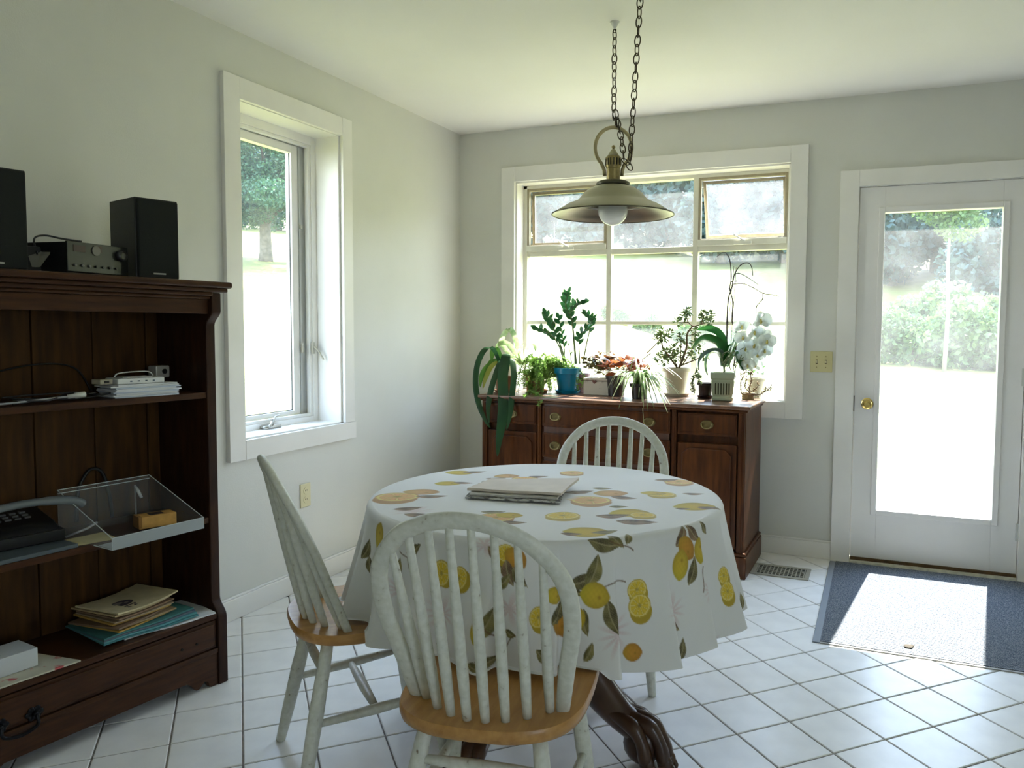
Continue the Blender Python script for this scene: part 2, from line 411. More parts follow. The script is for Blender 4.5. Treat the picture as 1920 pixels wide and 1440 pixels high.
for vx in VX: w2b('mullion', [(vx-.016, JY+.004, z0+.012, vx+.016, JY+.05, z1-.03)], CREAM)
for k, hz in enumerate(HZ):
    h = .017 if k == 0 else .011
    for a, b in ((x0+.035, VX[0]-.016), (VX[0]+.016, VX[1]-.016), (VX[1]+.016, x1-.025)):
        w2b('muntin', [(a, JY+.008, hz-h, b, JY+.046, hz+h)], CREAM)
xs = [x0+.035, VX[0]-.016, VX[0]+.016, VX[1]-.016, VX[1]+.016, x1-.025]
for cidx in range(3):
    a, b = xs[2*cidx], xs[2*cidx+1]
    w2b('pane', [(a-.003, JY+.024, z0+.01, b+.003, JY+.028, HZ[1]-.009)], GLASS, bevel=0)
    w2b('pane', [(a-.003, JY+.024, HZ[1]+.009, b+.003, JY+.028, HZ[0]-.015)], GLASS, bevel=0)
    if cidx == 1: w2b('pane', [(a-.003, JY+.024, HZ[0]+.015, b+.003, JY+.028, z1-.028)], GLASS, bevel=0)
for cidx, tilt in ((0, 1.5), (2, 19)):
    a, b = xs[2*cidx], xs[2*cidx+1]; c0, c1 = HZ[0]+.017, z1-.03; f = .016
    w2b('awning_frame', [(a, JY-.004, c0, b, JY+.035, c0+.04), (a, JY-.004, c0+.04, a+f, JY+.03, c1), (b-f, JY-.004, c0+.04, b, JY+.03, c1), (a+f, JY-.004, c1-f, b-f, JY+.03, c1)],
        mat('cream_awning_rail', (.62, .57, .42), .4) if cidx == 9 else ALU)
    w2b('lower_rail', [(a, JY-.012, c0-.002, b, JY-.004, c0+.034)], CREAM)
    hg = empty('awning_sash', (0, 0, 0)); hg.parent = w2; hg.location = ((a+b)/2+1.336, JY+.04-D, c1-f-.876); hg.rotation_euler = (math.radians(tilt), 0, 0)
    W2, HH = (b-a)/2-f, c1-f-(c0+.04)
    g = G().box(-W2, 0, -HH, -W2+.018, .022, 0).box(W2-.018, 0, -HH, W2, .022, 0).box(-W2+.018, 0, -.018, W2-.018, .022, 0).box(-W2+.018, 0, -HH, W2-.018, .022, -HH+.018)
    g.build('sash_rail', ALU, hg, bevel=.002)
    G().box(-W2+.016, .009, -HH+.016, W2-.016, .013, -.016).build('pane', GLASS, hg)
    g = G(); cc = Vector(((a+b)/2+1.336+.01, JY-.02-D, c0+.008-.876))
    g.cbox(cc, (.10, .016, .018)).cbox(cc+Vector((.0, 0, .012)), (.03, .014, .012)).tube([cc+Vector((.01, 0, .012)), cc+Vector((-.02, -.004, .03)), cc+Vector((-.045, -.004, .045))], [.005, .0045, .004]).ell(cc+Vector((-.048, -.004, .047)), (.007, .006, .006))
    g.build('crank_handle', mat('ivory_crank', (.80, .78, .70), .35), w2)

# ---- added windows, out of view, put in to fill the room with daylight
for k, (a, b, c, d) in enumerate(FILL_RW):
    w = tag(empty(f'window_{k+3}', (RX, (a+b)/2, c)), kind='structure')
    g = G().box(-.02, -(b-a)/2-.09, -.09, 0, -(b-a)/2, d-c+.09).box(-.02, (b-a)/2, -.09, 0, (b-a)/2+.09, d-c+.09).box(-.02, -(b-a)/2, d-c, 0, (b-a)/2, d-c+.09).box(-.02, -(b-a)/2, -.09, 0, (b-a)/2, 0).box(.08, -.02, 0, .12, .02, d-c)
    g.build('casing', TRIM, w)
    G().box(.1, -(b-a)/2, 0, .104, -.02, d-c).box(.1, .02, 0, .104, (b-a)/2, d-c).build('pane', GLASSC, w)
for k, (a, b, c, d) in enumerate(BW):
    w = tag(empty(f'window_{k+4}', ((a+b)/2, BY, c)), kind='structure')
    g = G().box(-(b-a)/2-.09, 0, -.09, -(b-a)/2, .02, d-c+.09).box((b-a)/2, 0, -.09, (b-a)/2+.09, .02, d-c+.09).box(-(b-a)/2, 0, d-c, (b-a)/2, .02, d-c+.09).box(-(b-a)/2, 0, -.09, (b-a)/2, .02, 0).box(-.02, -.12, 0, .02, -.08, d-c)
    g.build('casing', TRIM, w)
    G().box(-(b-a)/2, -.104, 0, -.02, -.1, d-c).box(.02, -.104, 0, (b-a)/2, -.1, d-c).build('pane', GLASSC, w)

# ---- door_1
d1 = tag(empty('door_1', (.284, D, 0)), kind='structure')
def db(name, boxes, m=TRIM, parent=d1, bevel=.002):
    g = G()
    for b in boxes: g.box(b[0]-.284, b[1]-D, b[2], b[3]-.284, b[4]-D, b[5])
    return g.build(name, m, parent, bevel=bevel)
db('casing', [(-.222, D-.022, 0, -.125, D, 2.1435)])
db('casing', [(.693, D-.022, 0, .790, D, 2.1435)])
db('casing', [(-.125, D-.021, 2.056, .693, D, 2.1435)])
db('jamb', [(-.135, D, 0, -.123, D+.16, 2.065), (.691, D, 0, .703, D+.16, 2.065), (-.123, D, 2.054, .691, D+.16, 2.065)])
db('stop', [(-.123, D+.05, .02, -.112, D+.075, 2.054), (.680, D+.05, .02, .691, D+.075, 2.054), (-.112, D+.05, 2.044, .680, D+.075, 2.054)], TRIM)
gx0, gx1, gz0, gz1 = .0077, .5656, .302, 1.9126
sy = D+.004
db('door_slab', [(-.1199, sy, .0217, gx0, sy+.044, 2.0517), (gx1, sy, .0217, .6878, sy+.044, 2.0517), (gx0, sy, .0217, gx1, sy+.044, gz0), (gx0, sy, gz1, gx1, sy+.044, 2.0517)], DOORM, bevel=.0015)
m_ = .030
g = G()
for (a, b, c, d) in ((gx0-m_, gx0, gz0-m_, gz1+m_), (gx1, gx1+m_, gz0-m_, gz1+m_), (gx0, gx1, gz1, gz1+m_), (gx0, gx1, gz0-m_, gz0)):
    g.box(a-.284, sy-.010-D, c, b-.284, sy-D+.001, d)
g.build('glass_bead', DOORM, d1, bevel=.004, seg=3)
db('pane', [(gx0-.004, sy+.02, gz0-.004, gx1+.004, sy+.024, gz1+.004)], glass_mat('hazy_door_glass', .026), bevel=0)
KZ = Vector((-.054-.284, sy-D, .882))
KM = Matrix.Translation(KZ) @ Matrix.Rotation(PI/2, 4, 'X')
k = G().lathe([(.032, 0), (.032, .003), (.027, .007), (.013, .009), (.011, .028), (.018, .034), (.0265, .045), (.0275, .053), (.025, .059), (.016, .062), (.014, .059), (.004, .058)], 28, KM).build('door_knob', BRASS, d1, smooth=True)
sharp(k)
db('strike_plate', [(-.1235, D-.002, .84, -.119, D+.003, .925)], mat('dark_strike', (.05, .045, .04), .5), bevel=0)
for hz in (.25, 1.05, 1.82):
    g = G().tube([(.694-.284, -.006, hz-.045), (.694-.284, -.006, hz+.045)], .006, 10).box(.678-.284, -.003, hz-.045, .70-.284, .003, hz+.045)
    g.build('hinge', mat('painted_hinge', (.62, .62, .58), .4), d1)
db('threshold', [(-.123, D-.03, 0, .691, D+.15, .014)], mat('cream_threshold', (.62, .60, .50), .5, var=.2, vscale=30))
db('weather_strip', [(-.118, sy-.008, .0145, .686, sy+.03, .0215)], mat('brown_sweep', (.10, .055, .02), .8, var=.3, vscale=30), bevel=0)
db('door_sweep', [(-.118, sy-.012, .012, .686, sy-.001, .030)], mat('brown_sweep', (.10, .055, .02), .8), bevel=0)

# ------------------------------------------------------------------ outdoors
def ground(x, y):
    r = math.hypot(x, y-2)
    a = math.atan2(x, max(y, .01)) if y > 0 else math.atan2(x, .01)
    t = min(1, max(0, (-math.degrees(a)+2)/42)); t = t*t*(3-2*t)
    s = lerp(.020, .150, t)
    z = -.28+s*max(0, r-4.5)
    hill = .22*(1-t)**1.0
    z += hill*max(0, r-36)
    z += .05*math.sin(x*.7+y*.3)*min(1, r/14)
    return z
def terrain(name, rs, a0, a1, na, m):
    g = G(); vs = []; fs = []
    for r in rs:
        for k in range(na+1):
            a = math.radians(lerp(a0, a1, k/na)); x, y = r*math.sin(a), 2+r*math.cos(a); vs.append((x, y, ground(x, y)))
    n = na+1
    for i in range(len(rs)-1):
        for k in range(na): fs.append((i*n+k+1, i*n+k, (i+1)*n+k, (i+1)*n+k+1))
    return g.add(vs, fs).build(name, m, smooth=True)
LAWN = mat('sunny_lawn', (.10, .105, .012), .9, c2=(.16, .15, .03), vscale=1.3, vdet=8, bump=.3, bscale=14)
HILLM = mat('hill_meadow', (.30, .36, .19), .9, c2=(.42, .42, .26), vscale=.3, vdet=6)
rs = [3.0+.5*i for i in range(0, 60)]+[33+2*i for i in range(1, 60)]
lawn = tag(terrain('lawn', rs, -88, 62, 90, LAWN), kind='structure')
g = G().box(-14, -16, -.5, LX-TH-.02, 2.9, -.3).box(RX+TH+.02, -16, -.5, 16, 6, -.3).box(LX-TH, -16, -.5, RX+TH, BY-TH-.02, -.3)
tag(g.build('yard', LAWN), kind='structure')

def leafcloud(n, blobs, size, seed, flat=.6):
    """many small leaf quads scattered through ellipsoid blobs -> one foliage mesh"""
    R = np.random.RandomState(seed); vs = []; 
    w_ = np.array([b[3]*b[4]*b[5] for b in blobs])**.67; w_ = w_/w_.sum()
    idx = R.choice(len(blobs), n, p=w_); B = np.array(blobs)[idx]
    d = R.normal(size=(n, 3)); d /= np.linalg.norm(d, axis=1)[:, None]; rr = R.uniform(.35, 1, n)**.6
    c = B[:, :3]+d*B[:, 3:]*rr[:, None]
    a = R.normal(size=(n, 3)); a /= np.linalg.norm(a, axis=1)[:, None]
    b = np.cross(a, R.normal(size=(n, 3))); b /= np.linalg.norm(b, axis=1)[:, None]
    s = size*R.uniform(.6, 1.4, n)[:, None]
    V = np.stack([c-a*s, c-b*s*flat, c+a*s, c+b*s*flat], 1).reshape(-1, 3)
    me = bpy.data.meshes.new('foliage'); me.vertices.add(4*n); me.vertices.foreach_set('co', V.ravel())
    me.loops.add(4*n); me.loops.foreach_set('vertex_index', np.arange(4*n)); me.polygons.add(n)
    me.polygons.foreach_set('loop_start', np.arange(0, 4*n, 4)); me.polygons.foreach_set('loop_total', np.full(n, 4)); me.update(); me.validate()
    return me
LEAFA = mat('meadow_tree_leaves', (.03, .08, .035), .6, c2=(.07, .15, .07), vscale=1.2, trans=.35)
LEAFB = mat('hill_tree_leaves', (.025, .055, .05), .7, c2=(.06, .105, .09), vscale=.4, trans=.35)  # bluish haze of distance is put into this leaf colour
LEAFC = mat('shrub_leaves', (.045, .10, .03), .7, c2=(.13, .20, .07), vscale=1.5, trans=.35)
BARK = mat('tree_bark', (.10, .085, .065), .9, var=.3, vscale=6)
def addmesh(name, me, m, parent):
    if not me.materials: me.materials.append(m)
    o = bpy.data.objects.new(name, me); col.objects.link(o); o.parent = parent; return o
# the lone tree seen through the left window
tp = P(498, 490, r=34); tp.z = ground(tp.x, tp.y)
lone = thing('meadow_tree', 'lone round-crowned tree on the meadow seen through the tall left window', 'tree', tp)
H = 6.2
rr = random.Random(3); blobs = []
for k in range(60):
    a = rr.uniform(0, 2*PI); q = rr.uniform(0, 1)**.6; zz = rr.uniform(1.75, 6.2); rad = 3.0*math.sin(PI*min(1, (zz-.3)/6.6))**.6*q
    blobs.append((rad*1.15*math.cos(a)+1.1, rad*1.15*math.sin(a)-.2, zz, .85, .85, .55))
tag(addmesh('foliage', leafcloud(60000, blobs, .06, 1), LEAFA, lone), kind='stuff')
G().tube([(0, 0, -.3), (.02, 0, .4), (0, 0, 1.2), (.05, 0, 2.4), (0, 0, 4.2)], [.34, .24, .22, .16, .05], 10).build('trunk', BARK, lone, smooth=True)
g = G()
for k in range(7):
    a = k*.9; z = 1.4+k*.35
    g.tube([(0, 0, z), (.6*math.cos(a), .6*math.sin(a), z+.5), (1.3*math.cos(a), 1.3*math.sin(a), z+.8)], [.09, .06, .02], 6)
g.build('branches', BARK, lone, smooth=True)
# trees on the far hill
far_me = [leafcloud(5200, [(0, 0, 2.9, 1.9, 1.9, 2.9), (1.2, .3, 1.9, 1.5, 1.5, 1.8), (-1.2, .2, 2.2, 1.4, 1.4, 2.0)], .17, 10+k) for k in range(3)]
tg = G().tube([(0, 0, -.5), (0, 0, 2), (.1, 0, 4)], [.26, .2, .1], 8)
LT = mat('pale_slim_trunk', (.25, .24, .2), .8)
hill = [(-46, 50, 1.9), (-52, 47, 2.1), (-40, 56, 1.9), (-56, 42, 2.0), (-34, 60, 1.7), (-28, 62, 1.9), (-22, 60, 1.6), (-16.5, 63, 1.9), (-11.5, 60, 1.6), (-7, 62, 1.8), (-3, 57, 1.5), (.6, 54, 1.45), (3.4, 58, 1.7), (6.6, 52, 1.6), (9.6, 56, 1.8), (5.2, 44, 1.1), (7.4, 41, 1.15), (13, 54, 1.9), (-9, 70, 2.0), (-25, 71, 2.1)]
tm = None
for k, (x, y, s) in enumerate(hill):
    nmT = 'hazy hillside tree seen through the glass door' if x > -1 else 'hazy hillside tree seen through the wide window' if x > -31 else 'hazy hillside tree behind the meadow tree, through the tall window'
    o = thing('hillside_tree', nmT, 'tree', (x, y, ground(x, y)), k*1.3, 'trees on the far hillside'); o.scale = (s, s, s)
    f = addmesh('foliage', far_me[k % 3], LEAFB, o); tag(f, kind='stuff')
    if tm is None: tt = tg.build('trunk', BARK, o, smooth=True); tm = tt.data
    else: tt = bpy.data.objects.new('trunk', tm); col.objects.link(tt); tt.parent = o
# shrubs beyond the lawn behind the glass door
sh_me = [leafcloud(4200, [(0, 0, .8, 1.5, 1.2, .9), (.9, .2, .6, .9, .9, .7), (-.8, -.2, 1.2, .8, .8, .8)], .085, 30+k) for k in range(3)]
sx_ = [(1.0, 27.2, 1.0), (2.5, 26.3, 1.15), (3.6, 27.8, 1.0), (4.6, 26.6, 1.1), (0.3, 30, .8), (1.9, 30.5, 1.25), (3.2, 31, 1.5), (4.9, 31, 1.6), (-7.2, 25, .35), (-5.6, 24.6, .45), (-4.3, 24.8, .4), (-8.6, 25.6, .35)]
for k, (x, y, s) in enumerate(sx_):
    dr = x > -2; rw = sorted([q for q in sx_ if (q[0] > -2) == dr and (not dr or (q[1] < 28.5) == (y < 28.5))], key=lambda q: q[0]/q[1]); od = ['first', 'second', 'third', 'fourth', 'fifth', 'sixth'][[q[0] for q in rw].index(x)]
    o = thing('wild_shrub', f"{'front' if y < 28.5 else 'rear'}-row pale green shrub beyond the door lawn, {od} from the left" if dr else f'low pale shrub on the lawn through the wide window, {od} from the left', 'shrub', (x, y, ground(x, y)-.05), k*1.1, 'shrubs beyond the door lawn' if dr else 'shrubs beyond the window lawn')
    o.scale = (s, s, s); tag(addmesh('foliage', sh_me[k % 3], LEAFC, o), kind='stuff')
    g = G()
    for q in range(4): g.tube([(0, 0, 0), (.3*math.cos(q*1.6), .3*math.sin(q*1.6), .8)], [.03, .015], 5)
    g.build('stems', BARK, o)
q = P(1776, 530, r=24); q.z = ground(q.x, q.y)
o = thing('slim_tree', 'tall thin-stemmed tree standing in the middle of the door view', 'tree', q)
G().tube([(0, 0, 0), (.05, 0, 1.6), (0, 0, 3), (.06, 0, 5.4)], [.06, .05, .04, .015], 8).build('trunk', LT, o, smooth=True)
tag(addmesh('foliage', leafcloud(2600, [(.1, 0, 5.2, .9, .9, 1.1), (.3, 0, 4.1, .7, .6, .5), (-.4, 0, 4.6, .6, .6, .5)], .07, 50), LEAFC, o), kind='stuff')

# ------------------------------------------------------------------ bookcase (angled in the left corner)
BKA = math.atan2(.9907, .1357); BO = Vector((-2.155, 2.061, 0))
def BK(s, d, z): return BO+Vector((-.1357*s-.9907*d, -.9907*s+.1357*d, z))
bk = thing('bookcase', 'tall dark brown open bookcase with a bottom drawer by the left wall', 'bookcase', BO, BKA)
BW_, BD = .86, .335
def side_outline():
    pts = [(0, 0), (0, .245)]
    pts += [(.036*(.5-.5*math.cos(PI*t/5)), .245+.062*t/5) for t in range(1, 6)]
    pts += [(.036, 1.285)]+[(.036*(.5+.5*math.cos(PI*t/5)), 1.285+.05*t/5) for t in range(1, 6)]
    pts += [(0, 1.398), (BD, 1.398), (BD, 0)]
    return pts
MX = Matrix(((0, 0, 1, 0), (1, 0, 0, 0), (0, 1, 0, 0), (0, 0, 0, 1)))       # (d,z) outline extruded along local x
G().prism(side_outline(), -.028, .008, MX).build('side_panel', DWOOD, bk, bevel=.004)
G().prism(side_outline(), -BW_, -BW_+.036, MX).build('side_panel', DWOOD, bk, bevel=.004)
xa, xb = -BW_+.036, -.028
G().box(-BW_-.035, -.035, 1.414, .032, BD, 1.436).build('top_board', DWOODH, bk, bevel=.008, seg=3)
G().box(-BW_-.022, -.020, 1.400, .022, BD, 1.414).box(xa, -.004, 1.386, xb+.002, .03, 1.400).box(xa, .008, 1.375, xb, .03, 1.386).build('crown_moulding', DWOODH, bk, bevel=.004, seg=3)
G().box(xa, .022, 1.325, xb, .04, 1.375).build('frieze', DWOODH, bk, bevel=.002)
for z in (1.049, .602): G().box(xa, .042, z-.021, xb, BD-.018, z).build('shelf', DWOODH, bk, bevel=.002)
G().box(xa, .006, .240, xb, BD-.018, .262).build('bottom_board', DWOODH, bk, bevel=.005, seg=3)
bx = [xb, -.075, -.262, -.452, -.64, xa]
for i in range(5):
    G().box(bx[i+1]+.002, BD-.018+.002*(i % 2), .10, bx[i]-.002, BD-.004+.002*(i % 2), 1.395).build('back_board', BACKB, bk, bevel=.002)
G().box(xa, BD-.003, .10, xb, BD+.001, 1.395).build('backing', BLACKV, bk)
dr = G().box(xa+.003, .010, .137, xb-.003, .028, .236).box(xa+.012, .004, .148, xb-.012, .010, .226).build('drawer', DWOODH, bk, bevel=.003)
g = G().box(xa+.006, .03, .14, xb-.006, .28, .15); g.build('drawer_box', DWOOD, dr)
g = G()
for s in (.112, .167): g.lathe([(.0045, 0), (.0045, .004)], 10, Matrix.Translation((-s, .0045, .178)) @ Matrix.Rotation(PI/2, 4, 'X'))
g.build('screw_hole', mat('hole_black', (.004, .003, .002), 1), dr)
IRON = mat('black_cast_handle', (.010, .010, .012), .32, .7)
g = G(); hx = -.672
for q in (-.045, .045):
    for a in range(6): g.ell((hx+q+.016*math.cos(a*PI/3), .001, .160+.013*math.sin(a*PI/3)), (.010, .003, .009), 8, 5)
    g.tube([(hx+q, .004, .160), (hx+q, -.012, .160)], .006, 8)
g.tube(cr([(hx-.045, -.012, .160), (hx-.044, -.02, .133), (hx, -.024, .122), (hx+.044, -.02, .133), (hx+.045, -.012, .160)], 4), [.005]*17, 8)
g.build('handle', IRON, dr, smooth=True)
ap = [(0, 0), (.026, 0), (.034, .004), (.040, .024), (.052, .030), (.062, .020), (.070, .012), (.084, .010), (.092, .020), (.104, .034), (.118, .046)]
L_ = xb-xa; o_ = [(xb-a, z) for a, z in ap]+[(xa+a, z) for a, z in reversed(ap)]
o_ += [(xa, .118), (xb, .118)]
MZ = Matrix(((1, 0, 0, 0), (0, 0, 1, 0), (0, 1, 0, 0), (0, 0, 0, 1)))
G().prism(o_, .008, .026, MZ).box(xa, .004, .118, xb, .026, .135).build('apron', DWOODH, bk, bevel=.002)

# ---- things on the bookcase
def bthing(name, label, cat, s, d, z, rot=0, group=None): return thing(name, label, cat, BK(s, d, z), BKA+rot, group)
def speaker(lab, s, d, rot, h=.27, wd=.165, dp=.20):
    t = bthing('speaker', lab, 'speaker', s, d, 1.436, rot, 'bookshelf speakers')
    G().box(-wd/2, 0, 0, wd/2, dp, h).build('cabinet', BLACKV, t, bevel=.003)
    G().box(-wd/2+.004, -.014, .004, wd/2-.004, .001, h-.004).build('grille', GRILLE, t, bevel=.006, seg=3)
    G().box(-.020, -.0155, .018, .020, -.0138, .023).build('badge', mat('silver_badge', (.45, .45, .42), .35, .7), t)
    return t
speaker('black box speaker standing nearest the tall left window', .165, .090, math.radians(-8), .270, .140, .19)
speaker('black box speaker cut off by the left edge of the photo', .655, .075, math.radians(-4), .29, .17, .2)
t = bthing('stereo_receiver', 'black stereo receiver with dials between the two speakers', 'receiver', .355, .105, 1.436, math.radians(14))
G().box(-.110, 0, .008, .110, .19, .100).build('case', BLACKP, t, bevel=.003)
G().box(-.112, -.008, .010, .112, .001, .102).build('front_panel', mat('receiver_front', (.014, .016, .013), .3), t, bevel=.002)
for q in (-.1, .1): G().lathe([(.012, 0), (.012, .008)], 12, Matrix.Translation((q, .03, 0))).build('foot', BLACKP, t)
G().box(-.092, -.0095, .072, -.05, -.0078, .092).box(-.02, -.0095, .074, .01, -.0078, .095).build('display', mat('display_smoke', (.03, .008, .008), .4), t)
g = G().lathe([(.015, 0), (.015, .003)], 20, Matrix.Translation((-.012, -.0085, .080)) @ Matrix.Rotation(PI/2, 4, 'X')); g.build('meter', mat('meter_pale', (.14, .13, .12), .4), t)
g = G().lathe([(.018, 0), (.017, .014), (.008, .015)], 20, Matrix.Translation((.080, -.008, .072)) @ Matrix.Rotation(PI/2, 4, 'X')); g.build('volume_knob', mat('knob_black', (.03, .03, .03), .3), t, smooth=True)
for q in range(7):
    G().lathe([(.0042, 0), (.004, .006)], 10, Matrix.Translation((-.088+.025*q, -.008, .030)) @ Matrix.Rotation(PI/2, 4, 'X')).build('button', mat('button_grey', (.13, .13, .12), .4) if q < 3 else BLACKP, t)
g = G().tube(cr([BK(.50, .16, 1.49), BK(.49, .2, 1.545), BK(.45, .22, 1.562), BK(.41, .2, 1.555), BK(.36, .18, 1.55)], 5), .003, 6)
tag(g.build('speaker_cable', BLACKP, smooth=True), 'thin black cable arching over behind the receiver', 'cable')
t = tag(G().box(-.035, 0, 0, .03, .09, .085).build('radio', BLACKP, loc=BK(.515, .17, 1.436), rot=BKA, bevel=.004), 'small black box with a grey cloth tucked behind the receiver', 'radio')
G().blade([(.0, -.03, .02), (.015, -.02, .055), (.05, .02, .088)], [.012, .03, .02]).build('cloth', mat('grey_rag', (.20, .19, .15), .9), t)

# shelf 1
pp = BK(.25, .10, 1.050)
g = 0
for k in range(9):
    wd, dp = .205+.012*math.sin(k*2.1), .125
    t = G().box(-wd/2, 0, 0, wd/2, dp, .0042).build('paper_sheaf', PAPER if k % 3 else mat('bluish_paper', (.52, .58, .68), .7), loc=BK(.235+.006*math.sin(k*3), .048+.004*math.sin(k), 1.0495+k*.0047), rot=BKA+math.radians(-6+3*math.sin(k*1.7)))
    od = ['lowest', 'second from the bottom', 'third from the bottom', 'fourth from the bottom', 'middle', 'fourth from the top', 'third from the top', 'second from the top', 'topmost, directly beneath the router'][k]
    tag(t, f"{'white' if k % 3 else 'bluish white'} sheaf of papers in the top-shelf stack, {od}", 'papers', 'paper stack under the router')
t = bthing('router', 'flat white router with four small lights on the paper stack', 'router', .245, .065, 1.092, math.radians(-6))
G().box(-.075, 0, 0, .075, .09, .019).build('case', mat('router_white', (.74, .75, .74), .35), t, bevel=.004, seg=3)
for q in range(4): G().box(-.037+.024*q, -.0008, .007, -.030+.024*q, .0006, .011).build('status_light', mat('led_dark', (.05, .08, .12), .3), t)
G().box(-.05, .02, .019, .045, .07, .0225).build('top_ridge', mat('router_grey', (.45, .45, .42), .4), t, bevel=.001)
g = G().tube(cr([BK(.315, .10, 1.115), BK(.30, .1, 1.127), BK(.24, .10, 1.130), BK(.20, .1, 1.128), BK(.185, .1, 1.115)], 5), .0022, 6)
tag(g.build('antenna_wire', mat('pale_wire', (.6, .6, .56), .5), smooth=True), 'pale wire looping over the white router', 'wire')
t = bthing('modem_box', 'small beige plug box lying left of the white router', 'box', .345, .09, 1.0795)
t.location.z = 1.0935
G().box(-.02, 0, 0, .02, .05, .016).build('case', mat('beige_plastic', (.42, .38, .28), .5), t, bevel=.002)
G().box(-.008, -.001, .004, .008, .002, .012).build('socket', BLACKP, t)
t = bthing('desk_camera', 'small silver-topped black gadget at the right end of the top shelf', 'gadget', .100, .20, 1.0495, .15)
G().lathe([(.022, 0), (.024, .004), (.012, .010), (.010, .05)], 20).build('stand', BLACKP, t, smooth=True)
h = G().box(-.028, -.02, .05, .028, .02, .092).build('head', mat('dull_silver', (.42, .41, .37), .4, .3), t, bevel=.004)
G().lathe([(.009, 0), (.009, .004)], 16, Matrix.Translation((.004, -.0205, .072)) @ Matrix.Rotation(PI/2, 4, 'X')).build('lens', BLACKP, h)
t = tag(empty('audio_cable', (0, 0, 0)), 'grey cable with a white plug on the left of the top shelf', 'cable'); t.location = BK(.55, .08, 1.0495)
g = G().tube([Vector(v)-BK(.55, .08, 1.0495) for v in cr([BK(.75, .12, 1.055), BK(.66, .08, 1.056), BK(.58, .07, 1.06), BK(.50, .09, 1.062), BK(.46, .08, 1.064)], 5)], .0035, 6)
g.build('cord', mat('grey_cord', (.35, .36, .37), .5), t, smooth=True)
g = G().tube([Vector(v)-BK(.55, .08, 1.0495) for v in (BK(.468, .082, 1.064), BK(.45, .078, 1.066), BK(.448, .078, 1.066), BK(.42, .076, 1.068))], [.007, .007, .009, .009], 10)
g.build('plug', mat('plug_white', (.6, .6, .55), .4), t, smooth=True)
t = tag(empty('tangled_cables', BK(.45, .12, 1.0495)), 'tangle of thin black cables beside the paper stack', 'cables')
rr = random.Random(5)
for q in range(4):
    pts = [BK(.62-.09*k+rr.uniform(-.02, .02), .10+rr.uniform(-.04, .05), 1.054+abs(rr.uniform(0, .02))) for k in range(4)]
    G().tube([v-BK(.45, .12, 1.0495) for v in cr(pts, 5)], .003, 6).build('cable', BLACKP, t, smooth=True)
g = G().tube(cr([BK(.80, .30, 1.06), BK(.62, .305, 1.12), BK(.45, .305, 1.155), BK(.33, .305, 1.14), BK(.28, .30, 1.06)], 6), .003, 6)
tag(g.build('power_cord', BLACKP, smooth=True), 'thin black cord curving up against the back boards of the top shelf', 'cord')

# shelf 2: acrylic tray, yellow box, telephone
ACR = bpy.data.materials.new('clear_acrylic'); ACR.use_nodes = True
b = ACR.node_tree.nodes['Principled BSDF']; b.inputs['Base Color'].default_value = (.86, .9, .9, 1); b.inputs['Roughness'].default_value = .12; b.inputs['Alpha'].default_value = .05
EDGE = mat('bright_acrylic_edge', (.62, .68, .68), .25, coat=.6)
t = bthing('acrylic_tray', 'clear acrylic letter tray jutting out over the middle shelf', 'tray', .285, -.08, .604)
a, L2 = .152, .30
def quadslab(g, p, th=.0025):
    p = [Vector(q) for q in p]; n = (p[1]-p[0]).cross(p[2]-p[0]).normalized()*th
    g.add([*p, *[q+n for q in p]], [(0, 1, 2, 3), (7, 6, 5, 4), (0, 4, 5, 1), (1, 5, 6, 2), (2, 6, 7, 3), (3, 7, 4, 0)]); return g
quadslab(G(), [(-a, 0, 0), (-a, L2, 0), (a, L2, 0), (a, 0, 0)]).build('base', ACR, t)
quadslab(G(), [(-a, 0, 0), (a, 0, 0), (a, 0, .036), (-a, 0, .036)]).build('front_lip', mat('frosted_lip', (.34, .37, .37), .3), t)
quadslab(G(), [(-a, .005, .003), (a, .005, .003), (a, .075, .004), (-a, .075, .004)], -.0015).build('index_card', mat('greyish_card', (.34, .37, .38), .5), t)
for sx in (-1, 1): quadslab(G(), [(sx*a, 0, 0), (sx*a, L2, 0), (sx*a, L2, .15), (sx*a, 0, .036)]).build('side_wall', ACR, t)
quadslab(G(), [(-a, L2, 0), (-a, L2, .15), (a, L2, .15), (a, L2, 0)]).build('back_wall', ACR, t)
for e in ([(-a, 0, .036), (a, 0, .036)], [(-a, 0, .036), (-a, L2, .15)], [(a, 0, .036), (a, L2, .15)], [(-a, L2, .15), (a, L2, .15)], [(-a, L2, .138), (a, L2, .138)], [(-a, 0, 0), (-a, 0, .036)], [(a, 0, 0), (a, 0, .036)], [(-a, 0, 0), (a, 0, 0)], [(-a, 0, 0), (-a, .1, .0)]):
    G().tube(e, .0014, 5).build('edge', EDGE, t)
t = bthing('yellow_box', 'small worn yellow cardboard box with a dark square label inside the tray', 'box', .205, .075, .6085, math.radians(-14))
G().box(-.058, -.03, 0, .058, .03, .040).build('carton', mat('worn_yellow_card', (.50, .27, .06), .7, var=.15, vscale=40), t, bevel=.002)
G().box(-.020, -.016, .040, .024, .02, .0408).build('label', mat('dark_print', (.03, .015, .01), .7), t)
G().box(-.06, -.031, .004, -.05, .028, .0415).build('torn_flap', mat('torn_card', (.25, .12, .03), .9), t)
t = tag(quadslab(G(), [(-.09, 0, 0), (-.07, .10, 0), (.07, .09, 0), (.05, -.03, 0)], .004).build('note_pad', mat('yellow_note', (.52, .45, .22), .8), loc=BK(.40, .07, .6025), rot=BKA), 'pale yellow note pad lying half under the clear tray', 'notepad')
t = bthing('small_hook', 'small white clip standing behind the clear tray', 'clip', .175, .236, .603)
G().tube([(0, 0, 0), (0, 0, .12), (.004, -.01, .10), (.01, -.02, .075)], [.003, .003, .006, .005], 8).build('clip', mat('white_clip', (.6, .62, .6), .4), t, smooth=True)
